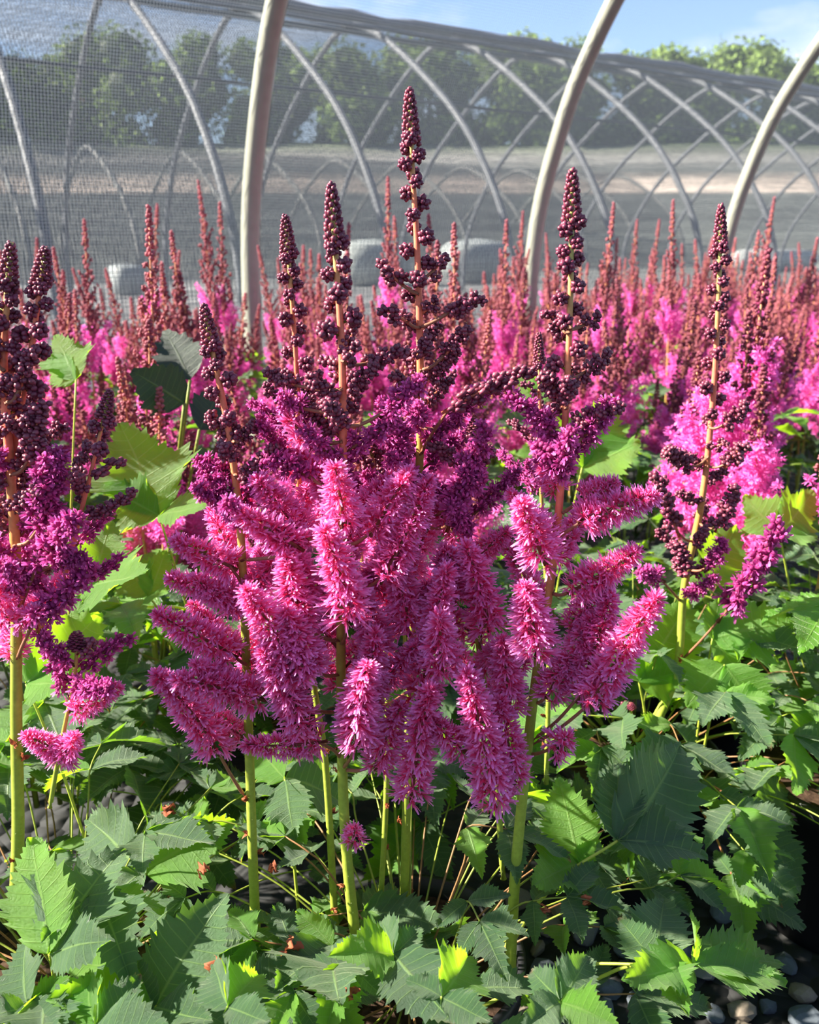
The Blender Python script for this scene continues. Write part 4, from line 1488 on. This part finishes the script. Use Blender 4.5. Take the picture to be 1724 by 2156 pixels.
taken = [(.43, 1.17), (.55, 1.08), (.16, 1.16), (-.21, 1.02), (-.42, .88), (-.02, .98)]
for ri, n in enumerate(row_n):
    cnt = 0
    cand = []
    for k in range(-2, 24):
        a = 0.10 + 0.262 * k + (0.13 if ri % 2 else 0) + R.uniform(-.03, .03)
        p = H(n + R.uniform(-.03, .03), a, 0.15)
        u, v, z = proj((p.x, p.y, .55))
        if p.y < 0.6 or u < -170 or u > 1724 + 260:
            continue
        if any(math.hypot(p.x - x, p.y - y) < 0.17 for x, y in taken):
            continue
        cand.append((u, p))
    cand.sort(key=lambda q: q[0])
    for j, (u, p) in enumerate(cand):
        kinds = None
        if ri < 2:
            kinds = [0, 1, 3, 4, 6, 7, 9, 10]
        FP = field_plant(p.x, p.y, 'pink astilbe in the %s, %s from the left end' % (rname[ri], ordn[j] if j < 20 else 'last'), 900 + ri * 40 + j,
                    R.choice([7, 8, 9]), 'astilbes massed in the field behind', kinds, nleaf=12 if ri < 3 else 8,
                    hscale=R.uniform(.75, .99) * (1.0 if ri > 1 else .97))
        rows.append(FP)

# the tallest spires of the field
for q, (u, v, ylo, yhi, idx) in enumerate([
        (440, 378, 1.5, 2.0, 0), (462, 425, 1.5, 2.0, 8), (280, 430, 1.3, 1.9, 2), (168, 460, 1.2, 1.9, 6), (375, 485, 1.4, 2.2, 8), (52, 500, 1.2, 2.0, 2), (130, 520, 1.0, 1.6, 5),
        (805, 370, 1.5, 2.2, 5), (930, 450, 2.0, 2.9, 2), (965, 468, 1.3, 1.8, 5), (1085, 445, 2.0, 2.8, 0), (1068, 462, 2.0, 2.8, 8), (1275, 425, 1.8, 2.6, 2),
        (1335, 462, 2.0, 2.9, 8), (1420, 420, 1.9, 2.6, 2), (1612, 415, 1.9, 2.6, 0), (1583, 485, 1.6, 2.3, 6), (1647, 540, 1.2, 1.7, 5), (1700, 500, 2.0, 2.9, 2),
        (1540, 500, 2.2, 3.0, 8), (560, 515, 1.8, 2.6, 2), (745, 530, 1.5, 2.2, 8), (1165, 490, 2.2, 3.0, 0)]):
    best = min((pl for pl in rows if ylo - .3 < pl.location.y < yhi + .3), key=lambda pl: abs(proj(pl.location + Vector((0, 0, .4)))[0] - u))
    p = Vector(px(u, v, best.location.y))
    top = p - best.location
    base = Vector((max(-.05, min(.05, top.x * .5)), 0, 0))
    st, me, h = FS[idx]
    d = top - base
    o = ob('flower_spike', st, best, place_mat(np.array(base), np.array(d), 1.0, d.length / h, q * 1.3))
    ob('plume', me, o)

# broad dark leaves of another plant among the flowers on the left
dk = empty('broad_leaved_weed', (-.36, 1.12, .1), 'dark green broad-leaved plant among the flowers left of the big pink astilbe', 'weed')
for (u, v, y, u2, v2, y2, k) in [(388, 850, 1.06, 285, 780, 1.02, 1.5), (400, 800, 1.10, 352, 690, 1.12, 1.2), (420, 905, 1.05, 470, 815, 1.08, .6)]:
    b_, t_ = np.array(px(u, v, y)[:]), np.array(px(u2, v2, y2)[:])
    org = np.array(dk.location[:])
    me = leaflet_mesh('leaf', M_LEAF_DARK, 990 + int(u2), W=0.42, teeth=4, curl=.1, fold=.1, wave=.01)
    B = rotm(t_ - b_, (0.3, -1, .2))
    L_ = np.linalg.norm(t_ - b_)
    M = Matrix([[B[0, 0] * L_ * 1.0, B[0, 1] * L_, B[0, 2] * L_, (b_ - org)[0]], [B[1, 0] * L_, B[1, 1] * L_, B[1, 2] * L_, (b_ - org)[1]],
                [B[2, 0] * L_, B[2, 1] * L_, B[2, 2] * L_, (b_ - org)[2]], [0, 0, 0, 1]])
    ob('leaf', me, dk, M)
    mb = MB()
    tube(mb, catmull([(0, 0, 0), (b_ - org) * 0.6 + np.array([0, 0, .02]), b_ - org], 4), .002, C_STEM_G * .6, seg=6)
    ob('stem', mb.mesh('stem', M_STEM), dk)

# ------------------------------------------------------------------ pots
pot(0.0, 0.61, 'black nursery pot hidden under the leaves of the big pink astilbe')
pot(-0.29, 0.60, 'black nursery pot hidden under the leaves of the astilbe at the left edge')
pot(0.27, 0.92, 'black nursery pot below the astilbe with the long curved bare stem')
pot(0.50, 0.86, 'black nursery pot at the right edge behind the grey gravel', r=.12, h=.19)
pot(0.43, 1.17, 'black nursery pot below the bright magenta upright plumes')
pot(-.21, 1.02, 'black nursery pot in the dark gap left of the big pink astilbe')

# ------------------------------------------------------------------ gravel
def stone_mesh(seed):
    rng = np.random.default_rng(seed)
    v, f = ICO2
    v = v.copy()
    for k in range(9):
        d = nz(rng.normal(0, 1, 3))
        lim = rng.uniform(.55, .85)
        h = v @ d
        v = v - np.outer(np.maximum(0, h - lim), d)
    v = v * np.array([1.0, rng.uniform(.7, .95), rng.uniform(.55, .75)])
    mb = MB()
    g = rng.choice([0, 0, 0, 1, 2])
    c = [np.array([.105, .125, .15]), np.array([.17, .17, .16]), np.array([.22, .18, .14])][g] * rng.uniform(.7, 1.25)
    mb.add(v, f, c)
    me = mb.mesh('gravel_stone', M_STONE)
    me.polygons.foreach_set('use_smooth', np.zeros(len(me.polygons), dtype=bool))
    return me


STONES = [stone_mesh(50 + i) for i in range(12)]
placed = []
tries = 0
while len(placed) < 130 and tries < 9000:
    tries += 1
    x, y = R.uniform(.10, .58), R.uniform(.44, .86)
    s = R.uniform(.012, .022)
    if any(math.hypot(x - a, y - b) < (s + c) * 0.93 for a, b, c in placed):
        continue
    if math.hypot(x - .27, y - .92) < .12 or math.hypot(x - .50, y - .86) < .135 or math.hypot(x, y - .61) < .12:
        continue
    placed.append((x, y, s))
    o = ob('gravel_stone', STONES[R.randrange(12)])
    o.location = (x, y, s * .42)
    o.scale = (s, s, s)
    o.rotation_euler = (R.uniform(-.2, .2), R.uniform(-.2, .2), R.uniform(0, 6.28))
    tag(o, 'grey angular gravel stone on the ground under the lowest leaves at the bottom right', 'stone', 'gravel stones at the bottom right')

# ------------------------------------------------------------------ dry brown scraps lying on the leaves
def scrap_mesh(seed):
    rng = np.random.default_rng(seed)
    n = 9
    V, F = [], []
    ph = rng.uniform(0, 6.28, 6)
    for i in range(n):
        for j in range(n):
            u, v = i / (n - 1) - .5, j / (n - 1) - .5
            e = 1 - 0.35 * abs(u) * 2 * rng.uniform(.6, 1)
            z = 0.22 * math.sin(7 * u + ph[0]) + 0.2 * math.sin(8 * v + ph[1]) + 0.12 * math.sin(13 * (u + v) + ph[2])
            V.append((u * e + .1 * math.sin(9 * v + ph[3]), v * 0.7 * e + .1 * math.sin(9 * u + ph[4]), z))
    for i in range(n - 1):
        for j in range(n - 1):
            F.append((i * n + j, i * n + j + 1, (i + 1) * n + j + 1, (i + 1) * n + j))
    mb = MB()
    mb.add(V, F, np.array([0.34, 0.10, 0.045]) * rng.uniform(.7, 1.2))
    return mb.mesh('dry_leaf_scrap', M_BRACT)


SCRAPS = [scrap_mesh(880 + i) for i in range(3)]
for i, (u, v, y, sz, lab) in enumerate([
        (425, 1828, .555, .012, 'small curled brown dry scrap on a dark leaf left of the leftmost pink-plumed stem'),
        (575, 1828, .57, .010, 'small brown dry scrap just right of the leftmost pink-plumed stem'),
        (610, 1995, .50, .018, 'largest crumpled orange-brown dry scrap, low between the green stems'),
        (452, 2035, .47, .015, 'dark red-brown dry scrap near the bottom, left of the leftmost stem base'),
        (355, 1705, .62, .013, 'curled brown dry edge on a small yellow-green leaf at the left'),
        (1235, 1895, .55, .010, 'small red-brown dry scrap at a leaf tip right of the rightmost green stem'),
        (1150, 1915, .54, .009, 'tiny dark red dry scrap beside the rightmost green stem'),
        (740, 2090, .45, .010, 'small brown dry scrap at the bottom centre on a folded leaf tip')]):
    o = ob('dry_leaf_scrap', SCRAPS[i % 3])
    o.location = px(u, v, y)
    o.scale = (sz, sz, sz)
    o.rotation_euler = (R.uniform(0, 2), R.uniform(0, 2), R.uniform(0, 6))
    tag(o, lab, 'dry leaf')
